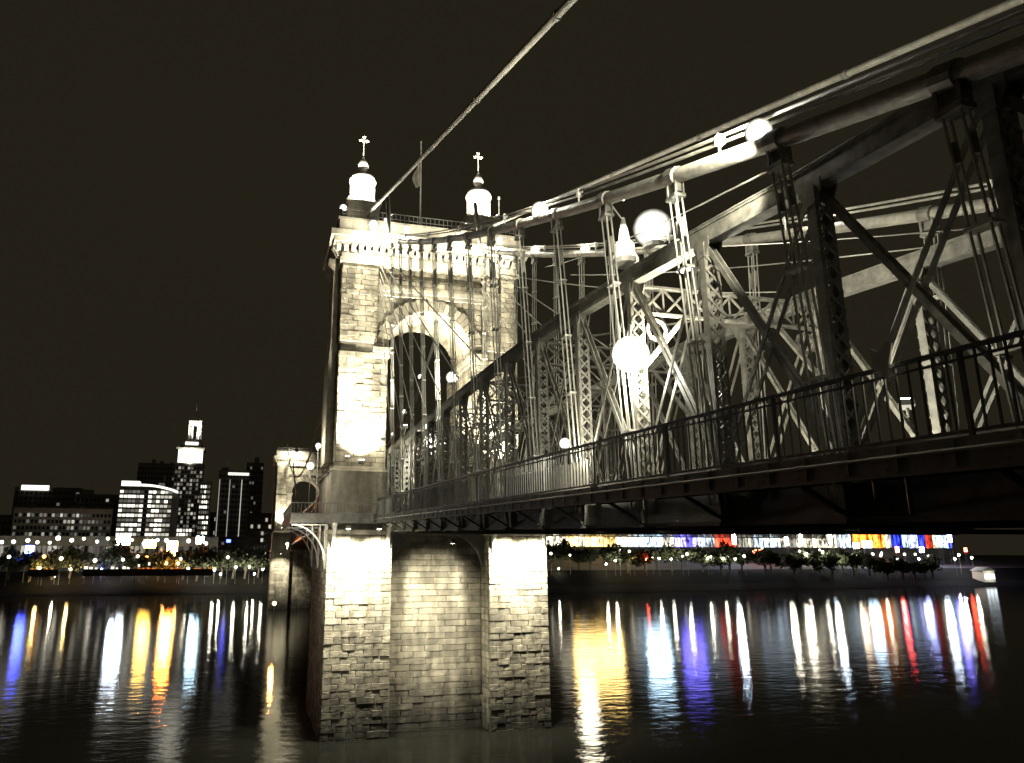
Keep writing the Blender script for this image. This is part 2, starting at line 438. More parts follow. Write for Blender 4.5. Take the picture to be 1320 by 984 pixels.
def build_tower(Y, near):
    root = thing('bridge_tower',
                 'tall floodlit stone tower with round arch, white domes and cornice beside the approach truss' if near else
                 'small distant floodlit stone tower of the bridge beyond the nearer tower',
                 'bridge tower', (XC, Y, -1.0))
    P = lambda mb, name, m, **k: mb.build(name, M[m], root, **k)
    # pier: masonry core standing behind the faced blocks
    mb = MB(); d = 0.22
    mb.box(8.9 + d, 16.7 - d, Y - 4.0 + d, Y + 16, -3, 21.75)
    mb.box(28.9 + d, 36.7 - d, Y - 4.0 + d, Y + 16, -3, 21.75)
    mb.box(16.7 - d + .004, 28.9 + d - .004, Y - 0.8 + d, Y + 15.9, -3, 21.7)
    # base course wider than the pier near the water
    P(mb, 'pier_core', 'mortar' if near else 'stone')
    mb = MB()
    for a, b_ in ((8.75, 16.85), (28.75, 36.85)):
        mb.box(a, b_, Y - 4.25, Y + 16.2, 21.76, 22.3)
    mb.box(16.86, 28.74, Y - 0.9, Y + 16.1, 21.76, 22.2)
    P(mb, 'pier_cap', 'trim')
    # leg base blocks at deck level
    for a, b_ in ((9.3, 16.3), (28.2, 35.2)):
        mb = MB(); mb.box(a, b_, Y - 1.6, Y + 15, 22.31, 29.6)
        mb.taper((a - .2, b_ + .05, Y - 1.85, Y + 15.2, 29.605), (a + .4, b_ - .1, Y - .3, Y + 14.6, 30.4))
        P(mb, 'leg_base', 'trim')
    # legs (lower, weathered step, upper)
    d = 0.2 if near else 0.0
    for a, b_ in ((XL, AL), (AR, XR)):
        mb = MB(); mb.box(a + d, b_, Y + d, Y + 14.2, 30.2, 45.2)
        mb.taper((a + d, b_, Y + d, Y + 14.2, 45.2), (a + d, b_, Y + d, Y + 10.6, 46.9))
        P(mb, 'leg', 'mortar' if near else 'stone')
    # upper wall with the arch cut through it
    arc = [(XC + AR_R * math.cos(t), ZS + AR_R * math.sin(t)) for t in np.linspace(PI, 0, 25)]
    yf = Y + 0.75
    mb = MB()
    # left and right parts beside the arch, then the fan above it, as quads (no n-gons)
    top = 60.0
    for i in range(24):
        (x0, z0), (x1, z1) = arc[i], arc[i + 1]
        mb.add([(x0, yf + d, z0), (x1, yf + d, z1), (x1, yf + d, top), (x0, yf + d, top), (x0, Y + 10.4, z0), (x1, Y + 10.4, z1), (x1, Y + 10.4, top), (x0, Y + 10.4, top)], MB.BOXF)
    for a, b_ in ((XL + d + .3, AL), (AR, XR - d - .3)):
        mb.box(a, b_, yf + d, Y + 10.4, 46.95, top)
    P(mb, 'arch_wall', 'mortar' if near else 'stone')
    # corner pilasters of the upper wall
    for a, b_ in ((XL, 14.8), (29.7, XR)):
        mb = MB(); mb.box(a + d, b_ - d, Y + d, Y + 10.5, 46.95, 58.0)
        P(mb, 'pilaster', 'mortar' if near else 'stone')
    # imposts, belt course
    for a, b_ in ((14.3, AL + .35), (AR - .35, 30.2)):
        mb = MB(); mb.box(a, b_, Y - 0.45, Y + 10.6, ZS - 0.55, ZS + 0.05)
        mb.box(a + .15, b_ - .15, Y - 0.2, Y + 10.5, ZS - 1.3, ZS - 0.55)
        P(mb, 'impost', 'trim')
    mb = MB(); mb.box(14.85, 29.65, Y - 0.1, Y + 0.7, 54.4, 55.0); mb.box(14.85, 29.65, Y + .15, Y + .7, 53.9, 54.4)
    P(mb, 'belt_course', 'trim')
    # voussoirs
    nv = 27
    for i in range(nv):
        t0 = PI * i / nv + .006; t1 = PI * (i + 1) / nv - .006
        ri, ro = AR_R - .02, AR_R + (1.75 if i % 2 else 1.55)
        q4 = [(XC + r * math.cos(t), ZS + r * math.sin(t)) for r, t in ((ri, t0), (ro, t0), (ro, t1), (ri, t1))]
        mb = MB(); mb.plate(q4, Y + .35 + random.uniform(-.05, .05), Y + 2.0, 'y')
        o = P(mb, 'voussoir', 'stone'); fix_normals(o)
    # soffit stones of the arch barrel
    if near:
        mb = MB()
        for j in range(6):
            y0 = Y + 2.02 + j * 1.4
            for i in range(nv):
                t0 = PI * (i + .5 * (j % 2)) / nv + .008; t1 = PI * (i + 1 + .5 * (j % 2)) / nv - .008
                if t1 > PI: continue
                q4 = [(XC + r * math.cos(t), ZS + r * math.sin(t)) for r, t in ((AR_R - .05 + random.uniform(-.04, .04), t0), (AR_R + .4, t0), (AR_R + .4, t1), (AR_R - .05, t1))]
                mb.plate(q4, y0 + .02, y0 + 1.36, 'y')
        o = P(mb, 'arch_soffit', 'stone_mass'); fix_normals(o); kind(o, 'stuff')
    # cornice built up in steps, with corbels
    mb = MB()
    mb.box(XL - .35, XR + .35, Y - .35, Y + 10.9, 58.0, 58.7)
    mb.box(XL - .15, XR + .15, Y - .15, Y + 10.7, 58.7, 60.0)
    mb.box(XL - 1.3, XR + 1.3, Y - 1.2, Y + 11.8, 60.6, 61.3)
    mb.box(XL - 1.75, XR + 1.75, Y - 1.6, Y + 12.2, 61.3, 62.1)
    mb.box(XL - .6, XR + .6, Y - .5, Y + 11.0, 62.1, 64.0)
    mb.box(XL - .8, XR + .8, Y - .7, Y + 11.2, 64.0, 64.35)
    P(mb, 'cornice', 'trim')
    nc = 27
    for i in range(nc):
        x = XL - .6 + (XR - XL + 1.2) * i / (nc - 1)
        mb = MB(); mb.taper((x - .26, x + .26, Y - .35, Y + .1, 59.5), (x - .3, x + .3, Y - .72, Y + .1, 60.3)); mb.box(x - .33, x + .33, Y - .8, Y + .1, 60.3, 60.59)
        P(mb, 'corbel', 'trim')
    for i in range(9):
        y = Y + .8 + i * 1.15
        mb = MB(); mb.taper((XL - .5, XL + .1, y - .28, y + .28, 59.2), (XL - 1.2, XL + .1, y - .32, y + .32, 60.3)); mb.box(XL - 1.22, XL + .1, y - .36, y + .36, 60.3, 60.59)
        P(mb, 'corbel', 'trim')
    # buttress pier on the flank, stepped out under the cornice
    mb = MB()
    mb.box(XL - .9, XL + .2, Y + 2.5, Y + 8.2, 47.5, 57.6)
    mb.taper((XL - .9, XL + .2, Y + 2.5, Y + 8.2, 57.6), (XL - 1.6, XL + .2, Y + 2.2, Y + 8.6, 59.2))
    mb.box(XL - 1.1, XL + .2, Y + 2.3, Y + 8.4, 31.0, 44.6)
    mb.taper((XL - 1.1, XL + .2, Y + 2.3, Y + 8.4, 44.6), (XL - .9, XL + .2, Y + 2.5, Y + 8.2, 47.5))
    P(mb, 'flank_buttress', 'stone')
    # turrets
    for xt, zb in ((13.1, 64.35), (31.2, 64.35)) if near else ():
        yt = Y + 6.8
        mb = MB(); mb.box(xt - 2.6, xt + 2.6, yt - 2.6, yt + 2.6, 64.36, 66.4); mb.box(xt - 2.3, xt + 2.3, yt - 2.3, yt + 2.3, 66.4, 69.2)
        mb.box(xt - 2.55, xt + 2.55, yt - 2.55, yt + 2.55, 69.2, 69.6)
        tur = P(mb, 'turret', 'trim')
        c = (xt, yt, 69.6)
        mb = MB(); mb.lathe([(1.85, 0), (1.9, .3), (1.72, .5), (1.72, 3.6), (1.9, 3.75), (2.02, 4.0), (2.02, 4.25)], c, 16); mb.build('drum', M['white'], tur)
        mb = MB()
        for k in range(8):
            a = 2 * PI * k / 8; p = (xt + 1.74 * math.cos(a), yt + 1.74 * math.sin(a)); mb.beam((p[0], p[1], 70.15), (p[0], p[1], 73.2), .28, .22, (math.cos(a), math.sin(a), 0))
        mb.build('drum_pilasters', M['white'], tur)
        mb = MB(); mb.lathe([(1.98, 4.25), (1.9, 4.6), (1.6, 5.05), (1.1, 5.4), (.55, 5.6), (.3, 5.75), (.26, 5.95)], c, 16); mb.build('dome', M['white'], tur, smooth=True)
        mb = MB(); mb.lathe([(.26, 5.95), (.55, 6.15), (.78, 6.6), (.8, 7.0), (.62, 7.45), (.32, 7.9), (.14, 8.3), (.09, 8.6)], c, 12); mb.build('onion_ball', M['white'], tur, smooth=True)
        mb = MB(); mb.tube([(xt, yt, 78.2), (xt, yt, 80.9)], .075, 8); mb.build('spindle', M['white'], tur)
        mb = MB()
        for dx, dz in ((0, 81.35), (-.48, 80.75), (.48, 80.75)):
            mb.lathe([(.02, -.3), (.2, -.2), (.3, 0), (.2, .2), (.02, .3)], (xt + dx, yt, dz), 10)
        mb.beam((xt - .5, yt, 80.75), (xt + .5, yt, 80.75), .2, .2); mb.beam((xt, yt, 80.3), (xt, yt, 81.6), .2, .2)
        mb.build('cross', M['white'], tur)
    # iron parapet railing between the turrets and round their bases
    mb = MB(); r_ = []
    for x0, x1, y in ((XL - .3, 16.4, Y - .3), (16.4, 28.1, Y - .3), (28.1, XR + .3, Y - .3)):
        for z in (64.95, 65.75): mb.beam((x0, y, z), (x1, y, z), .09, .09)
    for x in np.arange(XL - .3, XR + .31, .62):
        mb.beam((x, Y - .3, 64.36), (x, Y - .3, 65.75), .06, .06)
    mb.beam((XL - .3, Y - .3, 65.75), (XL - .3, Y + 10, 65.75), .09, .09)
    for y in np.arange(Y, Y + 10, .9): mb.beam((XL - .3, y, 64.36), (XL - .3, y, 65.75), .06, .06)
    P(mb, 'parapet_railing', 'rail')
    if not near:
        far_ = []
        for a, b_, y_ in ((8.9, 16.7, Y - 3.8), (28.9, 36.7, Y - 3.8), (16.75, 28.85, Y - .6)):
            far_ += place_front(wall_blocks(a, b_, -1.6, 21.75, h=1.3, L=3.2), y_, .24)
        for a, b_ in ((XL, AL), (AR, XR)):
            far_ += place_front(wall_blocks(a, b_, 30.3, 45.4, h=1.3, L=3.0), Y - .002, .2)
        for a, b_ in ((XL, 14.8), (29.7, XR)):
            far_ += place_front(wall_blocks(a, b_, 46.95, 58.0, h=1.3, L=2.5), Y - .002, .2)
        stones_mass(far_, 'stonework', root)
        return root
    # ---- faced stones: individually on the pier front, laid masses elsewhere
    fr = place_front(wall_blocks(8.9, 16.7, -1.6, 21.75), Y - 3.8, .20) + place_front(wall_blocks(28.9, 36.7, -1.6, 21.75), Y - 3.8, .20) \
        + place_front(wall_blocks(16.75, 28.85, -1.6, 21.75, L=2.7), Y - .6, .20)
    fr.sort(key=lambda t: -t[0][2] * 0 - t[1][0] * t[1][2])
    keep = fr[:286]; rest = fr[286:]
    stones_single(keep, root)
    rest += place_left(wall_blocks(Y - 3.7, Y + 15.9, -1.6, 21.75), 9.1, .26)
    rest += place_left(wall_blocks(Y - 3.7, Y - .8, -1.6, 21.75), 29.1, .26)
    rest += place_right(wall_blocks(Y - 3.7, Y - .8, -1.6, 21.75), 16.5, .26)
    stones_mass(rest, 'pier_stonework', root)
    lg = place_front(wall_blocks(XL, AL, 30.2, 45.6, L=2.1), Y + .2, .21) + place_front(wall_blocks(AR, XR, 30.2, 45.6, L=2.1), Y + .2, .21)
    lg += place_front(wall_blocks(XL, 14.8, 46.95, 58.0, L=1.7), Y + .2, .21) + place_front(wall_blocks(29.7, XR, 46.95, 58.0, L=1.7), Y + .2, .21)
    lg += place_left(wall_blocks(Y + .05, Y + 14.1, 30.2, 45.2, L=2.2), XL + .2, .22) + place_left(wall_blocks(Y + .05, Y + 10.4, 46.95, 58, L=2.2), XL + .2, .22)
    lg += place_left(wall_blocks(Y + .1, Y + 14.1, 30.2, 45.6, L=2.2), AR + .02, .08)
    lg += place_front(wall_blocks(14.85, 29.65, 46.95, 53.9, block=arch_block(7.3)), yf + .2, .21)
    lg += place_front(wall_blocks(14.85, 29.65, 55.0, 58.0), yf + .2, .21)
    stones_mass(lg, 'shaft_stonework', root)
    return root

tower_near = build_tower(T0, True)
tower_far = build_tower(T1, False)

# ---- things on the tower top
t = thing('flagpole', 'tall thin flagpole standing between the two white domes on the tower roof', 'flagpole', (21.6, 100, 64.3))
mb = MB(); mb.tube([(21.6, 100, 62.2), (21.6, 100, 80.6)], [.14, .08], 8); mb.build('pole', M['white'], t)
mb = MB(); mb.lathe([(.02, 0), (.16, .12), (.16, .24), (.02, .36)], (21.6, 100, 80.6), 8); mb.build('finial', M['white'], t)
for dx, dy in ((-2.2, 1), (2.4, 1), (1.2, 3), (-1, -3)):
    mb = MB(); mb.tube([(21.6, 100, 67.6), (21.6 + dx, 100 + dy, 64.0)], .035, 5); mb.build('guy_wire', M['rod'], t)
# furled flag
V = []; F = []
nu, nvv = 7, 9
for j in range(nvv):
    for i in range(nu):
        u = i / (nu - 1); v = j / (nvv - 1)
        V.append((21.5 - u * (.45 + .75 * math.sin(v * 2.6) ** 2), 100 + .22 * math.sin(u * 9 + v * 3), 77.2 - v * 3.7 - u * .5))
for j in range(nvv - 1):
    for i in range(nu - 1):
        a = j * nu + i; F.append((a, a + 1, a + nu + 1, a + nu))
mb = MB(); mb.add(V, F); o = mb.build('flag', M['cloth']); so = o.modifiers.new('thick', 'SOLIDIFY'); so.thickness = .03
tag(o, 'limp pale flag hanging on the flagpole between the domes', 'flag')
t = thing('antenna_mast', 'thin dark antenna mast on the tower roof right of the second dome', 'antenna', (34.3, 101, 64.3))
mb = MB(); mb.tube([(34.3, 101, 62.2), (34.3, 101, 73.6)], .06, 6); mb.build('mast', M['rod'], t)
mb = MB(); mb.lathe([(.02, 0), (.2, .1), (.2, .5), (.02, .6)], (34.3, 101, 73.4), 8); mb.build('beacon', M['housing'], t)

# ================================================================== DECK
t = thing('bridge_deck', 'dark sloping bridge deck with floor beams running from the right edge to the tower', 'bridge deck', (XC, 40, 22.3))
mb = MB()
ys = list(np.arange(-6, 95.1, 6.03)) + list(np.arange(101, 331, 8)) + [331, 345, 420, 470]
def strip(mb, x0, x1, dz0, dz1, ylist):
    V = []
    for y in ylist:
        z = zdeck(y); V += [(x0, y, z + dz0), (x1, y, z + dz0), (x1, y, z + dz1), (x0, y, z + dz1)]
    F = []
    for i in range(len(ylist) - 1):
        a = 4 * i
        for k in range(4): F.append((a + k, a + (k + 1) % 4, a + 4 + (k + 1) % 4, a + 4 + k))
    F.append((0, 3, 2, 1)); e = 4 * (len(ylist) - 1); F.append((e, e + 1, e + 2, e + 3))
    mb.add(V, F)
strip(mb, XN + .45, XF - .45, -.35, -.02, ys); mb.build('roadway', M['road'], t)
ya = [y for y in ys if y <= 95]
ya[-1] = 91.0
for x0, x1 in ((XW0, XN - .35), (XF + .35, XW1)):
    mb = MB(); strip(mb, x0 + .12, x1, -.2, 0.0, ya); mb.build('walkway', M['road'], t)
for x in (XW0, XW1):
    mb = MB(); strip(mb, x - .06, x + .11, -.62, .05, ya); mb.build('fascia', M['steel_dark'], t)
mb = MB()
for y in np.arange(0.5, 90, 1.5):
    z = zdeck(y); mb.box(XW0 - .1, XW0 - .061, y - .05, y + .05, z - .58, z + .02)
    for dz in (-.5, -.3, -.1): mb.box(XW0 - .085, XW0 - .061, y + .3, y + .34, z + dz, z + dz + .04)
kind(mb.build('fascia_stiffener', M['steel_dark'], t), 'stuff')
mb = MB(); mb.beam((XW0 - .12, 0, zdeck(0) - .66), (XW0 - .12, 90.8, zdeck(90.8) - .66), .2, .06); mb.build('fascia_flange', M['steel_dark'], t)
mb = MB(); mb.tube([(XW0 - .16, 0, zdeck(0) - .22), (XW0 - .16, 90.5, zdeck(90.5) - .22)], .05, 6); mb.build('conduit', M['rod'], t)
for x in (18.6, 20.4, 22.2, 24.0, 25.8):
    mb = MB(); strip(mb, x - .12, x + .12, -.95, -.36, ys); mb.build('stringer', M['steel_dark'], t)
for x in (XN, XF):
    mb = MB(); strip(mb, x - .28, x + .28, -1.65, -1.5, ya); strip(mb, x - .05, x + .05, -1.5, -.5, ya); mb.build('edge_girder', M['steel_dark'], t)
for y in NODES + [y for y in np.arange(107, 330, 12.06)]:
    z = zdeck(y)
    mb = MB()
    mb.box(XN - .4, XF + .4, y - .04, y + .04, z - 1.55, z - .37); mb.box(XN - .6, XF + .6, y - .22, y + .22, z - 1.68, z - 1.56)
    mb.build('floor_beam', M['steel_dark'], t)
for y in NODES[1:]:
    z = zdeck(y)
    for sx, xi, xo in ((-1, XN - .3, XW0 + .1), (1, XF + .3, XW1 - .1)):
        mb = MB(); mb.beam((xi, y, z - 1.45), (xo, y, z - .3), .12, .14); mb.beam((xi, y, z - .3), (xo, y, z - .3), .12, .16)
        mb.beam((xi, y, z - .3), (xi, y, z - 1.5), .12, .12)
        mb.build('walkway_bracket', M['steel'], t)
mb = MB()
for i in range(len(NODES) - 1):
    a, b_ = NODES[i], NODES[i + 1]
    mb.beam((XN, a, zdeck(a) - 1.75), (XF, b_, zdeck(b_) - 1.75), .14, .1); mb.beam((XF, a, zdeck(a) - 1.86), (XN, b_, zdeck(b_) - 1.86), .14, .1)
mb.build('lower_lateral_bracing', M['steel_dark'], t)
for x, y, top, ln in ((15.3, 14.6, -.6, .9), (15.3, 15.6, -.6, .5), (15.2, 33, -.6, .8)):
    z = zdeck(y); mb = MB(); mb.tube([(x, y, z + top), (x, y, z + top - ln)], .06, 8); mb.build('drain_pipe', M['steel'], t)

# bridge walkway going round the outside of the tower leg
t = thing('walkway_platform', 'dark walkway platform wrapping round the left leg of the lit tower', 'walkway', (6.5, 99, 24.0))
zp = 24.0
mb = MB(); mb.box(4.6, 9.28, 89.9, 113, zp - .25, zp); mb.box(9.28, 16.2, 89.9, 93.35, zp - .25, zp - .003); mb.build('floor', M['road'], t)
mb = MB(); mb.box(4.45, 4.59, 89.8, 113, zp - .95, zp + .1); mb.box(4.45, 14.6, 89.72, 89.86, zp - .95, zp + .1); mb.build('fascia', M['steel_dark'], t)
mb = MB()
for x in (6.1, 7.6): mb.box(x - .1, x + .1, 89.9, 113, zp - .85, zp - .26)
mb.build('joist', M['steel_dark'], t)
for z in (zp + 1.35, zp + .15):
    mb = MB(); mb.beam((4.55, 89.8, z), (4.55, 113, z), .1, .1); mb.beam((4.5, 89.8, z + .002), (14.6, 89.8, z + .002), .1, .1); mb.build('handrail', M['steel'], t)
mb = MB()
for x in np.arange(4.8, 14.6, .42): mb.beam((x, 89.8, zp), (x, 89.8, zp + 1.35), .045, .045)
for y in np.arange(90.2, 113, .42): mb.beam((4.55, y, zp), (4.55, y, zp + 1.35), .045, .045)
o = mb.build('baluster', M['rail'], t); kind(o, 'stuff')
def console(parent, p_wall, p_out, z0, z1, horiz, nm='console_bracket'):
    """curved iron bracket in the vertical plane from the wall to the outside"""
    w = np.array(p_wall); o_ = np.array(p_out); V = []; F = []
    N = 10
    inner = []; outer = []
    for i in range(N + 1):
        a = PI / 2 * i / N
        f = 1 - math.cos(a); g = math.sin(a)
        inner.append((w + (o_ - w) * f, z0 + (z1 - z0) * g))
        outer.append((w + (o_ - w) * max(0, f * 1.0 - .16), min(z1, z0 + (z1 - z0) * g + .0)))
    d = (o_ - w) / np.linalg.norm(o_ - w); side = np.array((-d[1], d[0])) * .16
    mb = MB()
    pts = [(*q[0], q[1]) for q in inner]
    for i in range(N):
        mb.beam(pts[i], pts[i + 1], .36, .16)
    for i in range(2, N, 2):
        p = pts[i]; mb.beam(p, (p[0], p[1], z1), .1, .1)
    mb.beam((*w, z1), (*o_, z1), .32, .16); mb.beam((*w, z0), (*w, z1), .32, .16, (d[0], d[1], 0))
    return mb.build(nm, M['white'], parent)
for x in (9.6, 16.1): console(t, (x, 91.1), (x, 88.6), 18.4, 23.0, 'y')
for y in (91.6, 101, 111): console(t, (8.85, y), (4.7, y), 17.8, 22.9, 'x')
t = thing('bearing_bracket', 'pair of dark curved brackets carrying the deck on the right pier pilaster', 'bracket', (28.9, 91, 18.4))
for x in (29.5, 36.0): console(t, (x, 91.1), (x, 88.2), 18.4, 22.8, 'y', 'console_bracket')
t = thing('bearing_bracket', 'dark curved brackets in the recess between the two pier pilasters', 'bracket', (22.2, 94, 17.5))
for xa, xb in ((16.9, 20.6), (28.6, 24.4)):
    poly = [(xa, 17.0)] + [(xa + (xb - xa) * (1 - math.cos(a)), 17.0 + 4.9 * math.sin(a)) for a in np.linspace(0, PI / 2, 10)] + [(xa, 21.9)]
    mb = MB(); mb.plate(poly, 92.4, 92.9, 'y'); o = mb.build('spandrel_bracket', M['steel_dark'], t); fix_normals(o)

# ================================================================== TRUSSES
LACE_W, LACE_T = .09, .03
def post(parent, X, y, z0, z1, singles):
    """built-up laced column: two channels, webs towards the walkway and the road, crossing flat bars on the other faces"""
    hw, dp = .30, .19
    mb = MB()
    for s in (-1, 1):
        xa, xb = sorted((X + s * hw, X + s * (hw + .035)))
        mb.box(xa, xb, y - dp, y + dp, z0, z1)
        for e in (-1, 1):
            fa, fb = sorted((X + s * (hw - .002), X + s * (hw - .11))); ya, yb = sorted((y + e * dp, y + e * (dp - .03)))
            mb.box(fa, fb, ya, yb, z0, z1)
    p = mb.build('post', M['steel'], parent)
    n = max(3, int((z1 - z0 - 1.2) / .58)); st = (z1 - z0 - 1.2) / n
    bulk = MB()
    for e in (-1, 1):
        for i in range(n):
            a = z0 + .6 + i * st; b_ = a + st
            for k, (xa, xb) in enumerate(((X - hw, X + hw), (X + hw, X - hw))):
                yy = y + e * (dp + .018 + .031 * k)
                if e == -1 and singles:
                    mb = MB(); mb.beam((xa, yy, a), (xb, yy, b_), LACE_W, LACE_T, (0, 1, 0)); mb.build('lacing_bar', M['steel'], p)
                else:
                    bulk.beam((xa, yy, a), (xb, yy, b_), LACE_W, LACE_T, (0, 1, 0))
    o = bulk.build('lacing', M['steel'], p); kind(o, 'stuff')
    for z in (z0 + .3, z1 - .3):
        mb = MB(); mb.box(X - hw - .07, X + hw + .07, y - dp - .045, y + dp + .045, z - .3, z + .3)
        mb.build('batten_plate', M['steel'], p)
    return p
def diag(parent, X, ya, za, yb, zb, gap, w, name='eyebar'):
    for s in (-1, 1):
        mb = MB(); x = X + s * gap
        mb.beam((x, ya, za), (x, yb, zb), w, .05, (1, 0, 0)); mb.build(name, M['steel'], parent)

def approach_truss(X, label, nsingle):
    t = thing('stiffening_truss', label, 'truss', (X, 40, 22))
    ysn = NODES + [96.0]
    # top chord: box girder with cover plate and splice plates
    for i in range(len(ysn) - 1):
        a, b_ = ysn[i], ysn[i + 1]
        pa, pb = np.array((X, a, zchord(a))), np.array((X, b_, zchord(b_)))
        mb = MB(); mb.beam(pa, pb, .5, .72)
        dn = np.array((0, 0, .375)); mb.beam(pa + dn, pb + dn, .66, .05); mb.beam(pa - dn, pb - dn, .6, .04)
        for s in (-1, 1):
            for e in (-.3, .3):
                mb.beam(pa + (s * .27, 0, e), pb + (s * .27, 0, e), .05, .1)
        for f in np.arange(.02, 1.0, .06):        # rivet heads
            p = pa + (pb - pa) * f
            for e in (-.3, .3): mb.box(p[0] - .315, p[0] - .29, p[1] - .03, p[1] + .03, p[2] + e - .03, p[2] + e + .03)
        mb.build('top_chord', M['steel'], t)
    for y in NODES:
        z = zchord(y)
        for sx in (-1, 1):
            xa, xb = sorted((X + sx * .265, X + sx * .325))
            mb = MB(); mb.plate([(y - .5, z - .25), (y + .5, z - .22), (y + .5, z - .55), (y + .25, z - .95), (y - .25, z - .95), (y - .5, z - .55)], xa, xb, 'x')
            fix_normals(mb.build('gusset_plate', M['steel'], t))
    mb = MB()
    for i in range(len(ysn) - 1):
        a, b_ = ysn[i], ysn[i + 1]
        for s in (-1, 1): mb.beam((X + s * .2, a, zdeck(a) + .25), (X + s * .2, b_, zdeck(b_) + .25), .07, .5)
    mb.build('bottom_chord', M['steel'], t)
    for i, y in enumerate(NODES):
        post(t, X, y, zdeck(y), zchord(y) - .4, 2 <= i < 2 + nsingle)
    for i in range(len(NODES) - 1):
        a, b_ = NODES[i], NODES[i + 1]
        diag(t, X, a + .1, zdeck(a) + .3, b_ - .1, zchord(b_) - .5, .12, .20)
        diag(t, X, a + .1, zchord(a) - .5, b_ - .1, zdeck(b_) + .3, .22, .17)
    return t
truss_w = approach_truss(XN, 'nearer riveted steel truss with laced posts and crossed bars beside the walkway', 8)
truss_e = approach_truss(XF, 'farther riveted steel truss seen through the nearer one across the roadway', 0)

def main_truss(X, label):
    t = thing('stiffening_truss', label, 'truss', (X, 217, 25))
    yy = list(np.arange(97.0, 331, 6.0))
    mb = MB()
    for a, b_ in zip(yy[:-1], yy[1:]): mb.beam((X, a, zchord(a)), (X, b_, zchord(b_)), .5, .7)
    mb.build('top_chord', M['steel'], t)
    mb = MB()
    for a, b_ in zip(yy[:-1], yy[1:]): mb.beam((X, a, zdeck(a) + .2), (X, b_, zdeck(b_) + .2), .5, .6)
    mb.build('bottom_chord', M['steel'], t)
    for y in yy:
        mb = MB(); mb.box(X - .2, X + .2, y - .3, y + .3, zdeck(y), zchord(y) - .36); mb.build('post', M['steel'], t)
    for a, b_ in zip(yy[:-1], yy[1:]):
        mb = MB(); mb.beam((X - .1, a, zdeck(a) + .4), (X - .1, b_, zchord(b_) - .4), .22, .06, (1, 0, 0)); mb.beam((X + .1, a, zchord(a) - .4), (X + .1, b_, zdeck(b_) + .4), .22, .06, (1, 0, 0)); mb.build('cross_brace', M['steel'], t)
main_truss(XN, 'west truss of the river span beyond the tower, glimpsed through the arch')
main_truss(XF, 'east truss of the river span beyond the tower, glimpsed through the arch')

# overhead struts between the trusses
si = 0
for i in range(6, len(NODES), 2):
    y = NODES[i]; zt = zchord(y) - .45; zb = zt - 1.35
    t = thing('overhead_strut', '%s overhead lattice strut from the right joining the two trusses' % ORD[si], 'strut', (XC, y, zb), 'overhead struts between the trusses'); si += 1
    x0, x1 = XN + .34, XF - .34
    for nm, z in (('top_flange', zt), ('bottom_flange', zb)):
        mb = MB(); mb.beam((x0, y, z), (x1, y, z), .3, .11); mb.build(nm, M['steel'], t)
    n_ = 8; st = (x1 - x0) / n_
    for k in range(n_):
        a = x0 + k * st
        mb = MB(); mb.beam((a, y - .06, zb + .05), (a + st, y - .06, zt - .05), .11, .04, (0, 1, 0)); mb.beam((a, y + .02, zt - .05), (a + st, y + .02, zb + .05), .11, .04, (0, 1, 0))
        if k: mb.beam((a, y + .07, zb), (a, y + .07, zt), .09, .04, (0, 1, 0))
        mb.build('lattice_panel', M['steel'], t)
    for s, xa in ((1, x0), (-1, x1)):
        mb = MB(); mb.beam((xa, y, zb - 2.6), (xa + s * 2.3, y, zb), .24, .16, (0, 1, 0))
        cx, cz, r = xa + s * .72, zb - .78, .5
        ring = [(cx + r * math.cos(q_), y, cz + r * math.sin(q_)) for q_ in np.linspace(0, 2 * PI, 9)]
        for p, q_ in zip(ring[:-1], ring[1:]): mb.beam(p, q_, .16, .1, (0, 1, 0))
        mb.build('knee_brace', M['steel'], t)
# horizontal X bracing between the top chords
for i in range(6, len(NODES) - 2, 2):
    a, b_ = NODES[i], NODES[i + 2]
    t = thing('lateral_brace', '%s pair of crossed overhead brace rods from the right between the trusses' % ORD[i // 2 - 3], 'brace', (XC, a, zchord(a)), 'overhead crossed braces')
    for xa, xb, dz in ((XN + .3, XF - .3, -.3), (XF - .3, XN + .3, -.4)):
        mb = MB(); mb.beam((xa, a, zchord(a) + dz), (xb, b_, zchord(b_) + dz), .1, .1); mb.build('brace_rod', M['steel'], t)

# ================================================================== CABLES
def cable_pts(X, zf, y0, y1, n):
    return [(X, y, zf(y)) for y in np.linspace(y0, y1, n)]
HANG_Y = [NODE0 + .15 + PANEL * k for k in range(-1, 14)]
def lower_cable(X, label):
    t = thing('main_cable', label, 'cable', (X, 40, zlow(40)))
    mb = MB(); mb.tube(cable_pts(X, zlow, -8, 95.3, 40), .30, 12); mb.build('cable', M['cable'], t, smooth=True)
    mb = MB(); mb.tube(cable_pts(X, zlow, 105, 330.5, 50), .30, 8); mb.build('river_span_cable', M['cable'], t, smooth=True)
    for dz, dx in ((.95, 0), (.75, .12)):
        mb = MB(); mb.tube([(X + dx, y, zlow(y) + dz) for y in np.linspace(-8, 94, 30)], .065, 6); mb.build('hand_rope', M['cable'], t)
    for y in np.arange(9.2, 92, 12.06):
        mb = MB(); mb.tube([(X, y, zlow(y) + .25), (X, y, zlow(y) + 1.1)], .045, 6); mb.box(X - .1, X + .2, y - .12, y + .12, zlow(y) + .66, zlow(y) + 1.03); mb.build('stanchion', M['white'], t)
    for y in HANG_Y:
        mb = MB(); mb.tube([(X, y - .33, zlow(y - .33)), (X, y - .3, zlow(y - .3)), (X, y + .3, zlow(y + .3)), (X, y + .33, zlow(y + .33))], [.31, .38, .38, .31], 12)
        mb.box(X - .12, X + .12, y - .28, y + .28, zlow(y) - .75, zlow(y) - .3); mb.build('cable_band', M['steel'], t)
    return t
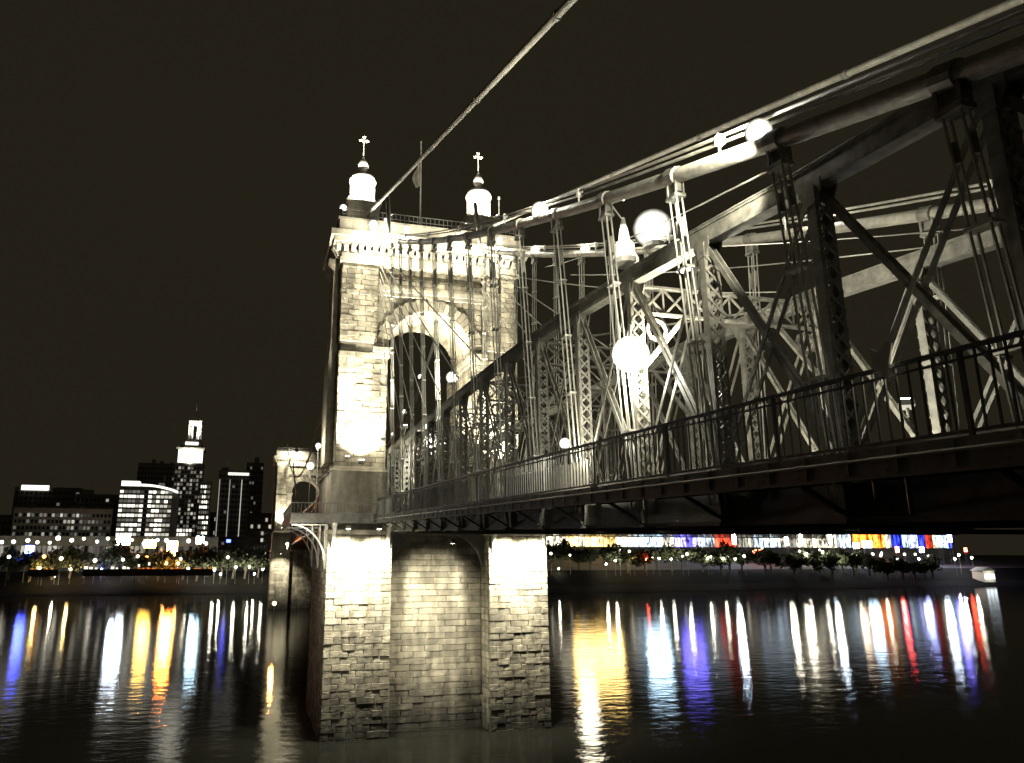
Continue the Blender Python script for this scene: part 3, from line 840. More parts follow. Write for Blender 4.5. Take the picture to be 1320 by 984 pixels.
lower_cable(15.8, 'thick lower main cable nearest the camera, hung over the walkway side')
lower_cable(28.7, 'thick lower main cable on the far side of the roadway')
def upper_cable(X, label):
    t = thing('main_cable', label, 'cable', (X, 40, zup(40)))
    mb = MB(); mb.tube(cable_pts(X, zup, -15, 103, 30), .21, 10); mb.build('cable', M['cable'], t, smooth=True)
    mb = MB(); mb.tube(cable_pts(X, zup, 103, 331, 50), .21, 8); mb.build('river_span_cable', M['cable'], t, smooth=True)
    for y in np.arange(16, 100, 14):
        mb = MB(); mb.tube([(X, y - .2, zup(y - .2)), (X, y + .2, zup(y + .2))], .27, 10); mb.build('cable_band', M['steel'], t)
upper_cable(13.4, 'thin upper cable crossing the open sky from the left dome to the top edge')
upper_cable(31.1, 'uppermost cable on the right, running from the right dome to the top right corner')

# suspenders
def suspender(X, xb, y, label, group):
    zt = zlow(y) - .7; zb = zdeck(y) - .9
    t = thing('suspender', label, 'suspender', (xb, y, zb), group)
    mb = MB(); s_ = []
    for dx in (-.17, .17): mb.beam((X + dx, y - .3, zt + .95), (X + dx, y - .3, zt - .25), .06, .12); mb.beam((X + dx, y + .3, zt + .95), (X + dx, y + .3, zt - .25), .06, .12)
    mb.box(X - .25, X + .25, y - .36, y + .36, zt - .32, zt - .18); mb.build('yoke', M['steel'], t)
    for dy in (-.24, .24):
        for dx in (-.12, .12):
            mb = MB(); mb.tube([(X + dx, y + dy, zt - .2), (xb + dx, y + dy * 1.3, zb)], .042, 6); mb.build('rod', M['rod'], t)
    n_ = int((zt - zb) // 4)
    for k in range(1, n_ + 1):
        f = k / (n_ + 1); p = (X + (xb - X) * f, zt - .2 + (zb - zt + .2) * f)
        mb = MB(); mb.box(p[0] - .2, p[0] + .2, y - .36, y + .36, p[1] - .05, p[1] + .05); mb.build('spreader', M['rod'], t)
    for dy in (-.24, .24):
        mb = MB(); mb.tube([(X + (xb - X) * .12, y + dy, zt - .2 + (zb - zt) * .08), (X + (xb - X) * .14, y + dy, zt - .2 + (zb - zt) * .14)], .09, 8)
        mb.build('turnbuckle', M['steel'], t)
for i, y in enumerate(HANG_Y[1:]):
    suspender(15.8, 16.62, y, '%s bundle of suspender rods from the right edge on the near lower cable' % ORD[i], 'suspenders on the near lower cable')
for i, y in enumerate(HANG_Y[3:]):
    suspender(28.7, 27.95, y, '%s bundle of suspender rods from the right on the far lower cable' % ORD[i], 'suspenders on the far lower cable')
# fan of stay cables from the tower
for X, xt, nm in ((15.4, 15.0, 'left'), (28.6, 29.5, 'right')):
    for i, (y, zt_) in enumerate([(50, 60.2), (56, 59.2), (62, 58.2), (68, 57.2), (74, 56.2), (80, 55.2), (86, 54.2)]):
        mb = MB(); mb.tube([(xt, 95.2, zt_), (X, y, zchord(y) + .2)], .06, 6)
        o = mb.build('stay_cable', M['cable']); tag(o, '%s longest straight stay fanning down from the %s side of the tower arch' % (ORD[i], nm), 'stay cable', 'stays fanning from the %s leg' % nm)
# thin service wires strung under the cables
for i, (xa, ya, za, xb, yb, zb) in enumerate([(16.2, 41, 37.9, 28.2, 12, 28.9), (28.9, 70, 49.5, 16.0, 19, 31.6), (28.2, 62, 45.5, 28.3, 20, 31.2), (16.4, 48, 39.0, 27.6, 33, 33.4)]):
    mb = MB(); P0 = np.array((xa, ya, za)); P1 = np.array((xb, yb, zb))
    mb.tube([P0 + (P1 - P0) * f - np.array((0, 0, .5 * 4 * f * (1 - f))) for f in np.linspace(0, 1, 9)], .035, 5)
    o = mb.build('service_wire', M['rod']); tag(o, '%s slack thin wire strung across above the roadway, counting from the left' % ORD[i], 'wire', 'slack service wires')

# ================================================================== RAILINGS
def railing(X, label, y0, y1, singles):
    t = thing('walkway_railing', label, 'railing', (X, (y0 + y1) / 2, zdeck(40)))
    rt = lambda y: zdeck(y) + 1.9 + .0032 * y
    rb = lambda y: zdeck(y) + .16
    for nm, f, w, h in (('top_rail', rt, .13, .1), ('bottom_rail', rb, .07, .08), ('middle_rail', lambda y: rt(y) - .22, .05, .06)):
        mb = MB(); mb.beam((X, y0, f(y0)), (X, y1, f(y1)), w, h); mb.build(nm, M['rail'], t)
    ys_ = np.arange(y0 + .2, y1, .34)
    bulk = MB(); nb = 0
    for i, y in enumerate(ys_):
        if singles and nb < 296:
            mb = MB(); mb.box(X - .022, X + .022, y - .022, y + .022, rb(y) + .035, rt(y) - .045); mb.build('baluster', M['rail'], t); nb += 1
        else:
            bulk.box(X - .022, X + .022, y - .022, y + .022, rb(y) + .035, rt(y) - .045)
    if bulk.n: kind(bulk.build('baluster', M['rail'], t), 'stuff')
    for y in NODES[1:]:
        if y0 < y < y1:
            mb = MB(); mb.box(X - .045, X + .045, y - .045, y + .045, zdeck(y), rt(y) - .05); mb.build('rail_post', M['rail'], t)
railing(XW0 + .05, 'dark iron railing with thin balusters along the near walkway', 0.0, 89.7, True)
railing(XW1 - .05, 'dark iron railing along the far walkway behind both trusses', 0.0, 90.5, False)
# pale boards along the truss foot, lit by the walkway lamp
t = thing('board_barrier', 'pale vertical board barrier at the truss foot behind the walkway railing', 'barrier', (16.5, 40, 22.4))
y = 34.6
while y < 47:
    w = random.uniform(.3, .55); mb = MB(); mb.box(16.3, 16.36, y, y + w - .035, zdeck(y) + .02, zdeck(y) + 1.72 + random.uniform(-.04, .04)); mb.build('board', M['pale'], t); y += w
mb = MB(); mb.beam((16.4, 34.6, zdeck(34.6) + .5), (16.4, 47, zdeck(47) + .5), .07, .1); mb.beam((16.4, 34.6, zdeck(34.6) + 1.4), (16.4, 47, zdeck(47) + 1.4), .07, .1); mb.build('board_rail', M['pale'], t)

# ================================================================== LAMPS ON THE BRIDGE
def globe_lamp(name, label, p, r, power, base_z, group=None, mat='lens', light_off=(0, 0, 0), target=None, cone=150):
    t = thing(name, label, 'lamp', (p[0], p[1], base_z), group)
    mb = MB(); prof = [(r * math.sin(a) + .001, -r * math.cos(a)) for a in np.linspace(0, PI, 9)]
    mb.lathe(prof, p, 16); mb.build('globe', G['globe_soft' if mat == 'soft' else 'globe'], t, smooth=True)
    mb = MB(); mb.tube([(p[0], p[1], base_z), (p[0], p[1], p[2] - r * .9)], .05, 6); mb.lathe([(.1, -r - .12), (r * .5, -r - .05), (r * .55, -r * .8)], p, 10); mb.build('bracket', M['housing'], t)
    lo = lamp_light('lamp_light', (p[0] + light_off[0], p[1] + light_off[1], p[2] + light_off[2]), power, target, cone, radius=max(r, .15))
    return t
def flood(name, label, p, aim, size, power, cone=90, group=None, mat='lens_hot', blend=.9, foot=None):
    """box floodlight whose lit lens faces aim"""
    t = thing(name, label, 'floodlight', (p[0], p[1], p[2] - size), group)
    d = np.array(aim, float) - np.array(p, float); d /= np.linalg.norm(d)
    P = np.array(p, float)
    mb = MB(); mb.beam(P - d * size * .55, P, size, size * .8); mb.build('housing', M['housing'], t)
    mb = MB(); mb.beam(P + d * .004, P + d * .05, size * .86, size * .66); mb.build('lens', G[mat], t)
    mb = MB(); mb.beam(P - d * size * .3, (foot if foot is not None else P - d * size * .3 - np.array((0, 0, size * 1.0))), .08, .08); mb.build('yoke', M['housing'], t)
    lamp_light('flood_light', tuple(P + d * .12), power, aim, cone, blend, size * .4)
    return t
cg = 'lamps along the cables'
globe_lamp('cable_lamp', 'glaring lamp on the near lower cable at upper right', (15.8, 19.1, zlow(19.1) + .55), .46, 500, zlow(19.1) + .2, cg, 'lens_hot', (-.02, .56, .1))
globe_lamp('cable_lamp', 'glaring lamp on the near lower cable just right of the tower top', (15.8, 38.8, zlow(38.8) + .55), .56, 4200, zlow(38.8) + .2, cg, 'lens_hot', (-.2, 0, .6))
for y, r, w, lab in ((30.4, .2, 500, 'small lamp on the far cable at right between the truss posts'), (59.6, .5, 1500, 'middle lamp on the far lower cable, second from the tower'), (72.2, .58, 1500, 'lamp on the far lower cable closest to the tower')):
    globe_lamp('cable_lamp', lab, (28.7, y, zlow(y) + .5), r, w, zlow(y) + .2, cg, 'lens', (-.3, 0, .6))
globe_lamp('cable_lamp', 'largest round lamp hanging above the truss, right of the tower', (28.7, 47.6, 43.9), 1.55, 1800, zlow(47.6) + .2, cg, 'soft', (-1.9, 0, 0))
lamp_light('cable_floodlight', (15.15, 18.9, zlow(18.9) + 1.3), 9000, (15.9, 27, zlow(27) + .6), 90, .7, .3)
lamp_light('cable_floodlight', (14.75, 18.7, zlow(18.7) - .1), 4200, (16.7, 26, 31.9), 84, .5, .3)
lamp_light('cable_floodlight', (15.75, 18.3, zlow(18.3) + .95), 3000, (15.5, 8, zlow(8) + 2.0), 20, .6, .1)
# lamps inside the truss
def street_light(label, p, r, power, arm):
    t = thing('roadway_lamp', label, 'lamp', (arm[0], arm[1], arm[2]), 'lamps over the roadway')
    mb = MB(); prof = [(r * math.sin(a) + .001, -r * math.cos(a)) for a in np.linspace(0, PI, 9)]; mb.lathe(prof, p, 18); mb.build('globe', G['globe_clear'], t, smooth=True)
    mb = MB(); mb.tube([arm, ((arm[0] + p[0]) / 2, (arm[1] + p[1]) / 2, max(arm[2], p[2] + r) + .25), (p[0], p[1], p[2] + r * .7)], .055, 6); mb.lathe([(r * .75, r * .45), (r * .5, r * .8), (.08, r * .95)], p, 12); mb.build('arm', M['housing'], t)
    lamp_light('lamp_light', (p[0], p[1], p[2] - r - .25), power, radius=.4)
street_light('brilliant lamp hung on a near truss post, the largest between the posts', (16.25, 29.5, 28.05), .85, 1300, (16.7, 30.1, 29.3))
lamp_light('lamp_light', (18.3, 29.0, 28.4), 3200, None, radius=.4)
street_light('bright lamp inside the truss near the tower arch', (18.6, 79.4, 31.6), .8, 4500, (17.3, 78.5, 32.3))
globe_lamp('walkway_lamp', 'small bright lamp at the walkway railing near the middle of the truss', (15.0, 34.4, 24.62), .3, 700, zdeck(34.4), None, 'lens_hot', (.35, .3, .1))
globe_lamp('truss_lamp', 'bright lamp on the near truss chord in front of the arch', (17.0, 64.0, 35.1), .6, 2600, zchord(64) + .4, None, 'lens_hot', (0, .9, .3))
# bell shaped pendant lit white at the chord
t = thing('pendant_fixture', 'white bell shaped fixture hanging by a rope onto the near truss chord', 'fixture', (17.0, 30.7, 33.0))
mb = MB(); mb.lathe([(.62, 0), (.66, .25), (.52, .55), (.5, 1.0), (.3, 1.25), (.2, 1.9), (.06, 2.5)], (16.9, 30.7, 32.95), 12); mb.build('bell', M['white'], t)
mb = MB(); mb.tube([(16.9, 30.7, 35.3), (15.8, 29.9, zlow(29.9) - .25)], .04, 6); mb.build('rope', M['rod'], t)
flood('added_fixture_light', 'small added light on a suspender brightening the white pendant fixture', (16.1, 29.2, 35.6), (16.9, 30.6, 33.9), .22, 1300, 60, None, 'lens', foot=(15.95, 30.2, 35.9))  # extra light added only to brighten the bell
# low lights washing the foot of the far truss
for i, (y, w) in enumerate(((38.3, 900), (32.3, 900), (25.0, 1100), (46, 600), (54, 600), (62, 500))):
    flood('roadway_floodlight', '%s low floodlight from the right washing the foot of the far truss' % ORD[i], (25.9, y - .2, zdeck(y) + .35), (27.5, y + .3, zdeck(y) + 3.2), .3, w, 100, 'low floodlights at the far truss', 'lens')
flood('post_floodlight', 'dazzling floodlight strapped to a far truss post above the railing', (27.0, 25.3, 25.6), (27.45, 26.1, 28.0), .55, 900, 120)
t = thing('rail_sign', 'small white folded sign plate fixed on the near walkway railing', 'sign', (14.5, 14.0, 23.0))
mb = MB(); mb.plate([(13.62, 23.95), (13.75, 24.05), (14.05, 23.85), (14.0, 23.25), (13.9, 23.15)], 14.36, 14.4, 'x'); mb.plate([(14.05, 23.86), (14.3, 24.0), (14.25, 23.5), (14.0, 23.3)], 14.37, 14.41, 'x')
o = mb.build('plate', M['white'], t); fix_normals(o)
lamp_light('lamp_light', (15.1, 13.7, 23.7), 40, None, radius=.25)  # added light without a fixture, lifts the dark near truss posts
mb = MB(); mb.beam((14.42, 14.0, 23.2), (14.5, 14.0, 24.0), .04, .04); mb.build('clip', M['housing'], t)

# lights of the main span seen through the arch
for i, y in enumerate((142, 158, 172, 184)):
    globe_lamp('cable_lamp', '%s tiny lamp strung on the upper cable seen through the arch' % ORD[i], (31.1, y, zup(y) + .5), .55, 300, zup(y) + .1, 'lamps on the river span cable', 'lens')

# ---- tower floodlights
tf = 'floodlights on the tower'
flood('tower_floodlight', 'floodlight on the ledge at the foot of the left tower leg', (12.9, 92.9, 30.9), (12.9, 95.4, 42), .7, 60000, 115, tf)
flood('tower_floodlight', 'floodlight on the ledge at the foot of the right tower leg', (31.6, 92.9, 30.9), (31.6, 95.4, 42), .7, 45000, 115, tf)
for x, lab in ((11.0, 'left one under the deck over the left pier pilaster'), (14.6, 'right one under the deck over the left pier pilaster'), (31.0, 'left one under the deck over the right pier pilaster'), (34.6, 'right one under the deck over the right pier pilaster')):
    flood('pier_floodlight', 'floodlight shining down, ' + lab, (x, 88.3, 22.4), (x, 90.9, 13.5), .5, 30000, 120, 'floodlights over the pier', 'lens')
flood('pier_floodlight', 'floodlight under the deck shining into the recess between the pilasters', (22.4, 84.0, 20.8), (22.4, 94.6, 12.0), .5, 11000, 80, 'floodlights over the pier')
flood('tower_floodlight', 'floodlight on the near truss end aimed at the wall above the arch', (17.4, 87.5, 34.6), (22.0, 95.8, 55), .5, 42000, 75, tf, foot=(17.2, 87.5, 33.2))
flood('tower_floodlight', 'floodlight on the far truss end aimed at the wall above the arch', (27.2, 87.5, 34.6), (27.5, 95.8, 54), .5, 34000, 75, tf, foot=(27.4, 87.5, 33.2))
flood('tower_floodlight', 'narrow floodlight on the left ledge aimed at the upper part of the left leg', (11.0, 91.6, 31.2), (12.2, 95.2, 55), .5, 90000, 42, tf, foot=(11, 92.6, 30.3))
for x, w, lab in ((13.6, 4200, 'leftmost of the floodlights under the tower cornice'), (18.2, 2300, 'second of the floodlights from the left under the tower cornice'), (25.6, 2900, 'third of the floodlights from the left under the tower cornice'), (31.6, 2300, 'rightmost of the floodlights under the tower cornice')):
    globe_lamp('cornice_lamp', lab, (x, 92.9, 62.9), .5 if x > 15 else .75, w, 62.2, 'lamps on the tower cornice', 'lens_hot', (0, -.6, -1.7))
flood('arch_floodlight', 'floodlight on the left impost lighting the arch vault', (17.0, 96.6, 46.9), (24.5, 101, 53), .45, 5000, 140, tf)
flood('arch_floodlight', 'floodlight on the right impost lighting the arch vault', (27.5, 96.6, 46.9), (20.0, 101, 53), .45, 7000, 140, tf)
flood('arch_floodlight', 'floodlight inside the arch washing its right jamb', (24.6, 97.2, 34.2), (28.1, 99, 42), .45, 14000, 120, tf)
for x, lab in ((13.1, 'left'), (31.2, 'right')):
    for s in (-1, 1):
        flood('dome_floodlight', 'small floodlight on the turret ledge %s of the %s dome' % ('left' if s < 0 else 'right', lab), (x + s * 2.25, 99.5, 69.95), (x, 101.8, 74.5), .25, 3500, 150, 'floodlights at the domes', 'lens', foot=(x + s * 2.3, 99.5, 69.6))
        flood('finial_floodlight', 'small floodlight on the parapet %s aimed at the cross over the %s dome' % ('left' if s < 0 else 'right', lab), (x + s * 3.6, 96.0, 66.2), (x, 101.8, 78.0), .3, 32000, 40, 'floodlights at the domes', 'lens', foot=(x + s * 3.6, 95.5, 64.3))
globe_lamp('parapet_lamp', 'round lamp on the parapet corner left of the left dome', (10.0, 98, 67.4), .55, 1200, 64.4, None, 'lens_hot')
globe_lamp('parapet_lamp', 'small lamp on the parapet right of the left dome', (16.2, 98.5, 66.6), .32, 500, 64.4, None, 'lens')
flood('arch_spot', 'bright lamp at the left jamb of the arch by the truss end', (15.6, 93.0, 33.6), (16.2, 96, 32), .6, 500, 100)
globe_lamp('platform_lamp', 'lamp on the platform left of the tower leg', (8.1, 100, 33.6), .42, 1600, 24.0, 'lamps on the tower platform', 'lens_hot', (-.6, 0, 0))
globe_lamp('platform_lamp', 'lower lamp on the platform left of the tower leg', (7.0, 97.6, 30.6), .55, 1300, 24.0, 'lamps on the tower platform', 'lens_hot', (-.7, 0, 0))
globe_lamp('added_bracket_light', 'small added light under the walkway platform brightening its white curved bracket', (4.2, 89.2, 20.6), .22, 1500, 20.0, None, 'lens', (.35, -.2, 0))  # added here to brighten the curved bracket
# far tower
flood('tower_floodlight', 'floodlight lighting the upper part of the distant tower', (13, 325.8, 31.5), (13.6, 331, 46), .8, 40000, 110, 'floodlights on the distant tower')
flood('tower_floodlight', 'floodlight on the top of the distant tower', (17, 323, 63.5), (15, 331, 58), 1.4, 30000, 150, 'floodlights on the distant tower')
flood('tower_floodlight', 'floodlight lighting the pier of the distant tower', (12.6, 318, 21), (12.6, 327, 9), .8, 26000, 90, 'floodlights on the distant tower')

streak_lamp = globe_lamp('added_streak_lamp', 'orange lamp on a pile added in the water left of the tower pier for its streak', (7.0, 200, 8.0), .36, 8, -2, None, 'lens', (-.5, -1.2, 0))  # pile and lamp added to throw an orange streak on the water
[c for c in streak_lamp.children if c.name.startswith('globe')][0].data.materials[0] = glow('streak_globe', (1.0, .40, .08), 900)

# ================================================================== FAR BANK: BUILDINGS
COL = {'w': (1.0, .93, .74), 'gold': (1.0, .66, .22), 'amber': (1.0, .56, .07), 'or': (1.0, .42, .10), 'orange': (1.0, .24, .03),
       'blue': (.06, .09, 1.0), 'dblue': (.03, .05, .8), 'lblue': (.5, .8, 1.0), 'lb': (.55, .80, 1.0), 'wb': (.72, .86, 1.0), 'violet': (.20, .17, 1.0),
       'vi': (.45, .5, 1.0), 'red': (1.0, .07, .03), 'cream': (1.0, .9, .66)}
GC = {}
def gl(c, s):
    k = (c, s)
    if k not in GC: GC[k] = glow('lit_%s_%d' % (c, len(GC)), COL[c], s)
    return GC[k]

def gln(c, s):
    k = ('n', c, s)
    if k not in GC:
        m = glow('glowing_glass_%s_%d' % (c, len(GC)), COL[c], s); n = m.node_tree.nodes; l = m.node_tree.links; e = n['Emission']
        g = n.new('ShaderNodeNewGeometry'); mp = n.new('ShaderNodeMapping'); mp.inputs['Scale'].default_value = (1.0, 1.0, .35); l.new(g.outputs['Position'], mp.inputs['Vector'])
        t = n.new('ShaderNodeTexNoise'); t.inputs['Scale'].default_value = .55; t.inputs['Detail'].default_value = 5; l.new(mp.outputs['Vector'], t.inputs['Vector'])
        r = n.new('ShaderNodeMapRange'); r.inputs['From Min'].default_value = .36; r.inputs['From Max'].default_value = .64; r.inputs['To Min'].default_value = s * .08; r.inputs['To Max'].default_value = s * 1.9
        l.new(t.outputs['Fac'], r.inputs['Value']); l.new(r.outputs['Result'], e.inputs['Strength'])
        GC[k] = m
    return GC[k]
def tower_block(name, label, x0, x1, y, ztop, depth, wall, floors, bays, lit, mats=None, zb=20.0, cat='building', group=None, win_h=.55, win_w=.7, sill=0.0):
    """a block whose river front has recessed bays; each lit floor is a band of panes"""
    t = thing(name, label, cat, ((x0 + x1) / 2, y + depth / 2, zb), group)
    mb = MB(); mb.box(x0, x1, y + .5, y + depth, zb - 8, ztop); 
    mb.build('wall', M[wall], t)
    fh = (ztop - zb - 1.5) / floors; bw = (x1 - x0) / bays
    mb = MB()
    for i in range(bays + 1):
        x = x0 + i * bw; mb.box(x - bw * (1 - win_w) / 2, x + bw * (1 - win_w) / 2, y, y + .498, zb - 8, ztop - .3)
    mb.build('facade_pier', M[wall], t)
    mb = MB(); mb.box(x0 - .3, x1 + .3, y - .25, y + depth + .2, ztop + .003, ztop + 1.0); mb.build('roof', M[wall], t)
    for f in range(floors):
        z = zb + 1 + f * fh
        sp = MB(); sp.box(x0, x1, y + .15, y + .499, z + fh * win_h, z + fh); sp.build('spandrel', M[wall], t)
        groups = {}
        for i in range(bays):
            mk = lit(f, i)
            groups.setdefault(mk, MB()).box(x0 + i * bw + bw * (1 - win_w) / 2 + .01, x0 + (i + 1) * bw - bw * (1 - win_w) / 2 - .01, y + .3, y + .42, z + .05, z + fh * win_h - .02)
        for mk, mb in groups.items():
            o = mb.build('window_band', G[mk] if mk in G else M[mk], t); kind(o, 'stuff')
    return t
def rnd(p, a, b_='glass'):
    return lambda f, i: a if random.random() < p else b_

tower_block('apartment_block', 'long low block of flats with pale upright piers at far left', -146, -88.5, 540, 49.6, 18, 'pale_conc', 7, 24, lambda f, i: ('win_dim' if random.random() < .08 else ('win_faint' if random.random() < .45 else 'glass')))
t = tower_block('office_building', 'dark office slab at far left under a bright rooftop sign', -170, -126, 624, 70, 22, 'conc', 12, 14, rnd(.05, 'win_faint'))
mb = MB(); mb.box(-166, -147.5, 623.2, 623.8, 68.6, 72.2); mb.build('rooftop_sign', G['crown'], t)
tower_block('office_building', 'dim stepped building above the long block of flats', -124, -96, 604, 64, 22, 'conc', 11, 10, rnd(.06, 'win_dim'))
def office(f, i):
    if i in (6,): return 'glass'
    return 'win' if (f % 2 == 0 or random.random() < .35) and random.random() < .93 else 'win_faint'
t = tower_block('office_building', 'broad office building with bright rows of lit floors', -85, -52, 540, 65.0, 22, 'conc', 14, 13, office, None, win_h=.6, win_w=.86)
mb = MB(); mb.box(-84.5, -73.5, 540.2, 548, 66.1, 69.4); mb.build('rooftop_sign', G['crown'], t)
mb = MB()
for i in range(10):
    a = -72 + i * 2.3; mb.add([(a, 539.6, 66.2 - .02 * i * i * 2), (a + 2.3, 539.6, 66.2 - .02 * (i + 1) ** 2 * 2), (a + 2.3, 539.6, 67.6 - .02 * (i + 1) ** 2 * 2), (a, 539.6, 67.6 - .02 * i * i * 2),
                               (a, 546, 66.2 - .02 * i * i * 2), (a + 2.3, 546, 66.2 - .02 * (i + 1) ** 2 * 2), (a + 2.3, 546, 67.6 - .02 * (i + 1) ** 2 * 2), (a, 546, 67.6 - .02 * i * i * 2)], MB.BOXF)
mb.build('lit_eave', G['crown'], t)
mb = MB(); mb.box(-51.98, -49, 540.5, 560, 12, 62); mb.build('side_wing', M['conc'], t)
t = tower_block('office_building', 'dark square tower behind the brightly lit office building', -89, -61, 640, 92.5, 24, 'conc', 18, 12, rnd(.05, 'win_faint'))
for x, h in ((-80, 97), (-74, 96), (-66, 95)):
    mb = MB(); mb.box(x, x + 2.5, 645, 650, 93.5, h); mb.build('roof_plant', M['conc'], t)
# the tall tower with the lit crown
t = thing('skyscraper', 'tallest far tower, with a lit band, pyramid roof and open lantern', 'skyscraper', (-47.6, 610, 22))
mb = MB(); mb.box(-57.4, -37.8, 600.5, 620, 12, 88.6); mb.build('shaft', M['pale_conc'], t)
mb = MB()
for i in range(10): x = -57.6 + i * (20 / 9); mb.box(x - .32, x + .32, 600, 600.49, 12, 88.4)
mb.build('shaft_pier', M['pale_conc'], t)
for f in range(20):
    z = 26 + f * 3.1
    groups = {}
    for i in range(9):
        x = -57.6 + i * (20 / 9) + .33
        lowp = .8 if f < 5 and i < 6 else .16
        mk = ('win' if f < 5 else 'win_dim') if random.random() < lowp else ('win_faint' if random.random() < .35 else 'glass')
        groups.setdefault(mk, MB()).box(x, x + 20 / 9 - .66, 600.25, 600.4, z, z + 1.9)
    for mk, mb in groups.items(): kind(mb.build('window_band', G[mk] if mk in G else M[mk], t), 'stuff')
mb = MB(); mb.box(-57.9, -37.3, 599.8, 620.4, 88.61, 89.8); mb.box(-57.9, -37.3, 599.8, 620.4, 100.4, 101.6); mb.build('cornice', M['pale_conc'], t)
mb = MB(); mb.box(-56.6, -38.6, 601.6, 619, 89.81, 100.39); mb.build('belfry', M['pale_conc'], t)
mb = MB()
for i in range(9):
    x = -56.4 + i * 2.0
    if i in (3, 4): mb.box(x + .4, x + 1.5, 601.3, 601.55, 90.4, 98.6)
    else: mb.box(x + .1, x + 1.9, 601.3, 601.55, 90.0, 100.2)
mb.build('lit_colonnade', G['crown'], t)
mb = MB(); mb.taper((-56.4, -38.8, 602, 618.6, 101.61), (-50.6, -41.2, 606, 614.8, 109)); mb.build('pyramid_roof', M['conc'], t)
mb = MB(); mb.box(-52, -42.6, 603.0, 604.6, 104.0, 106.3); mb.build('roof_light', G['crown'], t)
mb = MB()
for x in (-50.2, -48.2, -43.9, -42.0):
    for y in (606.5, 613.5): mb.box(x - .45, x + .45, y - .45, y + .45, 109.01, 120.5)
mb.build('lantern_columns', M['white'], t)
mb = MB(); mb.box(-44.6, -43.2, 607, 613, 109.2, 119.5); mb.build('lantern_light', G['crown'], t)
mb = MB(); mb.box(-50.9, -41.3, 605.8, 614.2, 120.51, 123.5); mb.taper((-50.6, -41.6, 606.2, 613.8, 123.51), (-47.6, -44.6, 609, 611, 127.5)); mb.build('lantern_roof', M['white'], t)
lamp_light('crown_light', (-46, 600.5, 112), 26000, (-46, 609, 121), 120, radius=1)
lamp_light('crown_light', (-47.5, 594, 92), 30000, (-47.5, 602, 97), 130, radius=1)
mb = MB(); mb.tube([(-46.1, 610, 127.4), (-46.1, 610, 136)], .22, 6); mb.build('mast', M['rod'], t)
tower_block('office_building', 'slim lit building right beside the tallest tower', -37.0, -30, 580, 73.5, 16, 'pale_conc', 14, 5, rnd(.55, 'win', 'win_faint'))
t = tower_block('office_building', 'dark tower with thin upright lines of light and a bright top edge', -23.7, -2.8, 560, 79.5, 20, 'conc', 16, 9, rnd(.04, 'win_faint'))
mb = MB(); mb.box(-17.5, -3.2, 559.5, 559.74, 77.2, 79.0); mb.build('rooftop_sign', G['win'], t)
mb = MB()
for x in (-23.2, -16.2, -8.0): mb.box(x, x + .5, 559.6, 559.95, 34, 74)
mb.build('light_line', G['win_dim'], t)
tower_block('office_building', 'tall dark block behind the tower with lines of light', -5.4, 7.4, 620, 93, 20, 'conc', 18, 6, rnd(.12, 'win_faint'))
tower_block('low_building', 'low dark building between the lined tower and the bridge', -29.5, 18.5, 600, 52, 20, 'conc', 6, 18, rnd(.10, 'win_dim'))
tower_block('low_building', 'dark low building at the far left edge with few lights', -215, -148, 560, 46, 20, 'conc', 5, 20, rnd(.10, 'win_dim'))
tower_block('low_building', 'long arcade with lit openings behind the riverside trees', -150, -20, 522, 31.5, 8, 'pale_conc', 1, 44, lambda f, i: random.choice(('win_dim', 'win_dim', 'win_faint', 'win_faint', 'glass')), None, zb=19, win_h=.6, win_w=.75)

for i, (x, y, z, w, h, lab) in enumerate(((-140, 545, 50.7, 6, 2.6, 'left end of the long block of flats'), (-112, 545, 50.7, 8, 2.2, 'middle of the long block of flats'), (-118, 610, 65.1, 7, 3.5, 'dim stepped building'), (-60, 546, 66.1, 4, 3.0, 'right end of the bright office'), (-20, 566, 80.6, 5, 2.6, 'tower with lines of light'), (2, 626, 94.1, 4, 5.0, 'tall dark block'))):
    t = thing('rooftop_cabin', 'dark cabin with aerial on the ' + lab, 'rooftop cabin', (x, y, z), 'rooftop cabins of the skyline')
    mb = MB(); mb.box(x - w / 2, x + w / 2, y, y + 5, z - .1, z + h); mb.build('cabin_body', M['conc'], t)
    mb = MB(); mb.tube([(x + w * .3, y + 2, z + h - .1), (x + w * .3, y + 2, z + h + 5)], .12, 5); mb.build('aerial', M['rod'], t)
# stadium and arena under the deck on the right
tst = t = thing('stadium', 'long stadium front seen under the deck, with glowing coloured bays', 'stadium', (330, 560, 20))
mb = MB(); mb.box(208, 470, 541, 600, 8, 27.5); mb.box(208, 470, 541.2, 600, 44.0, 47.0); mb.box(208, 470, 548, 600, 27.5, 44.0); mb.build('stand', M['conc'], t)
mb = MB(); mb.taper((206, 472, 540.2, 605, 47.01), (206, 472, 536.5, 610, 63)); mb.build('upper_stand', M['conc'], t)
x = 208.0; bi = 0
def baycol(x):
    for a, c, s in ((226, 'cream', 1.6), (236, 'cream', 2.4), (246, 'gold', 3.6), (250, 'cream', 2.2), (262, 'gold', 4.0), (274, 'gold', 2.5), (290, 'w', 2.0), (297, 'wb', 3.0), (318, 'lb', 4.2), (330, 'w', 1.2), (338, 'violet', 5.0), (350, 'violet', 3.0), (364, 'wb', 2.0), (384, 'red', 2.6), (398, 'w', .6), (424, 'wb', 2.4), (440, 'w', .5), (455, 'cream', 2.4)):
        if x < a: return c, s
    return 'w', 1.5
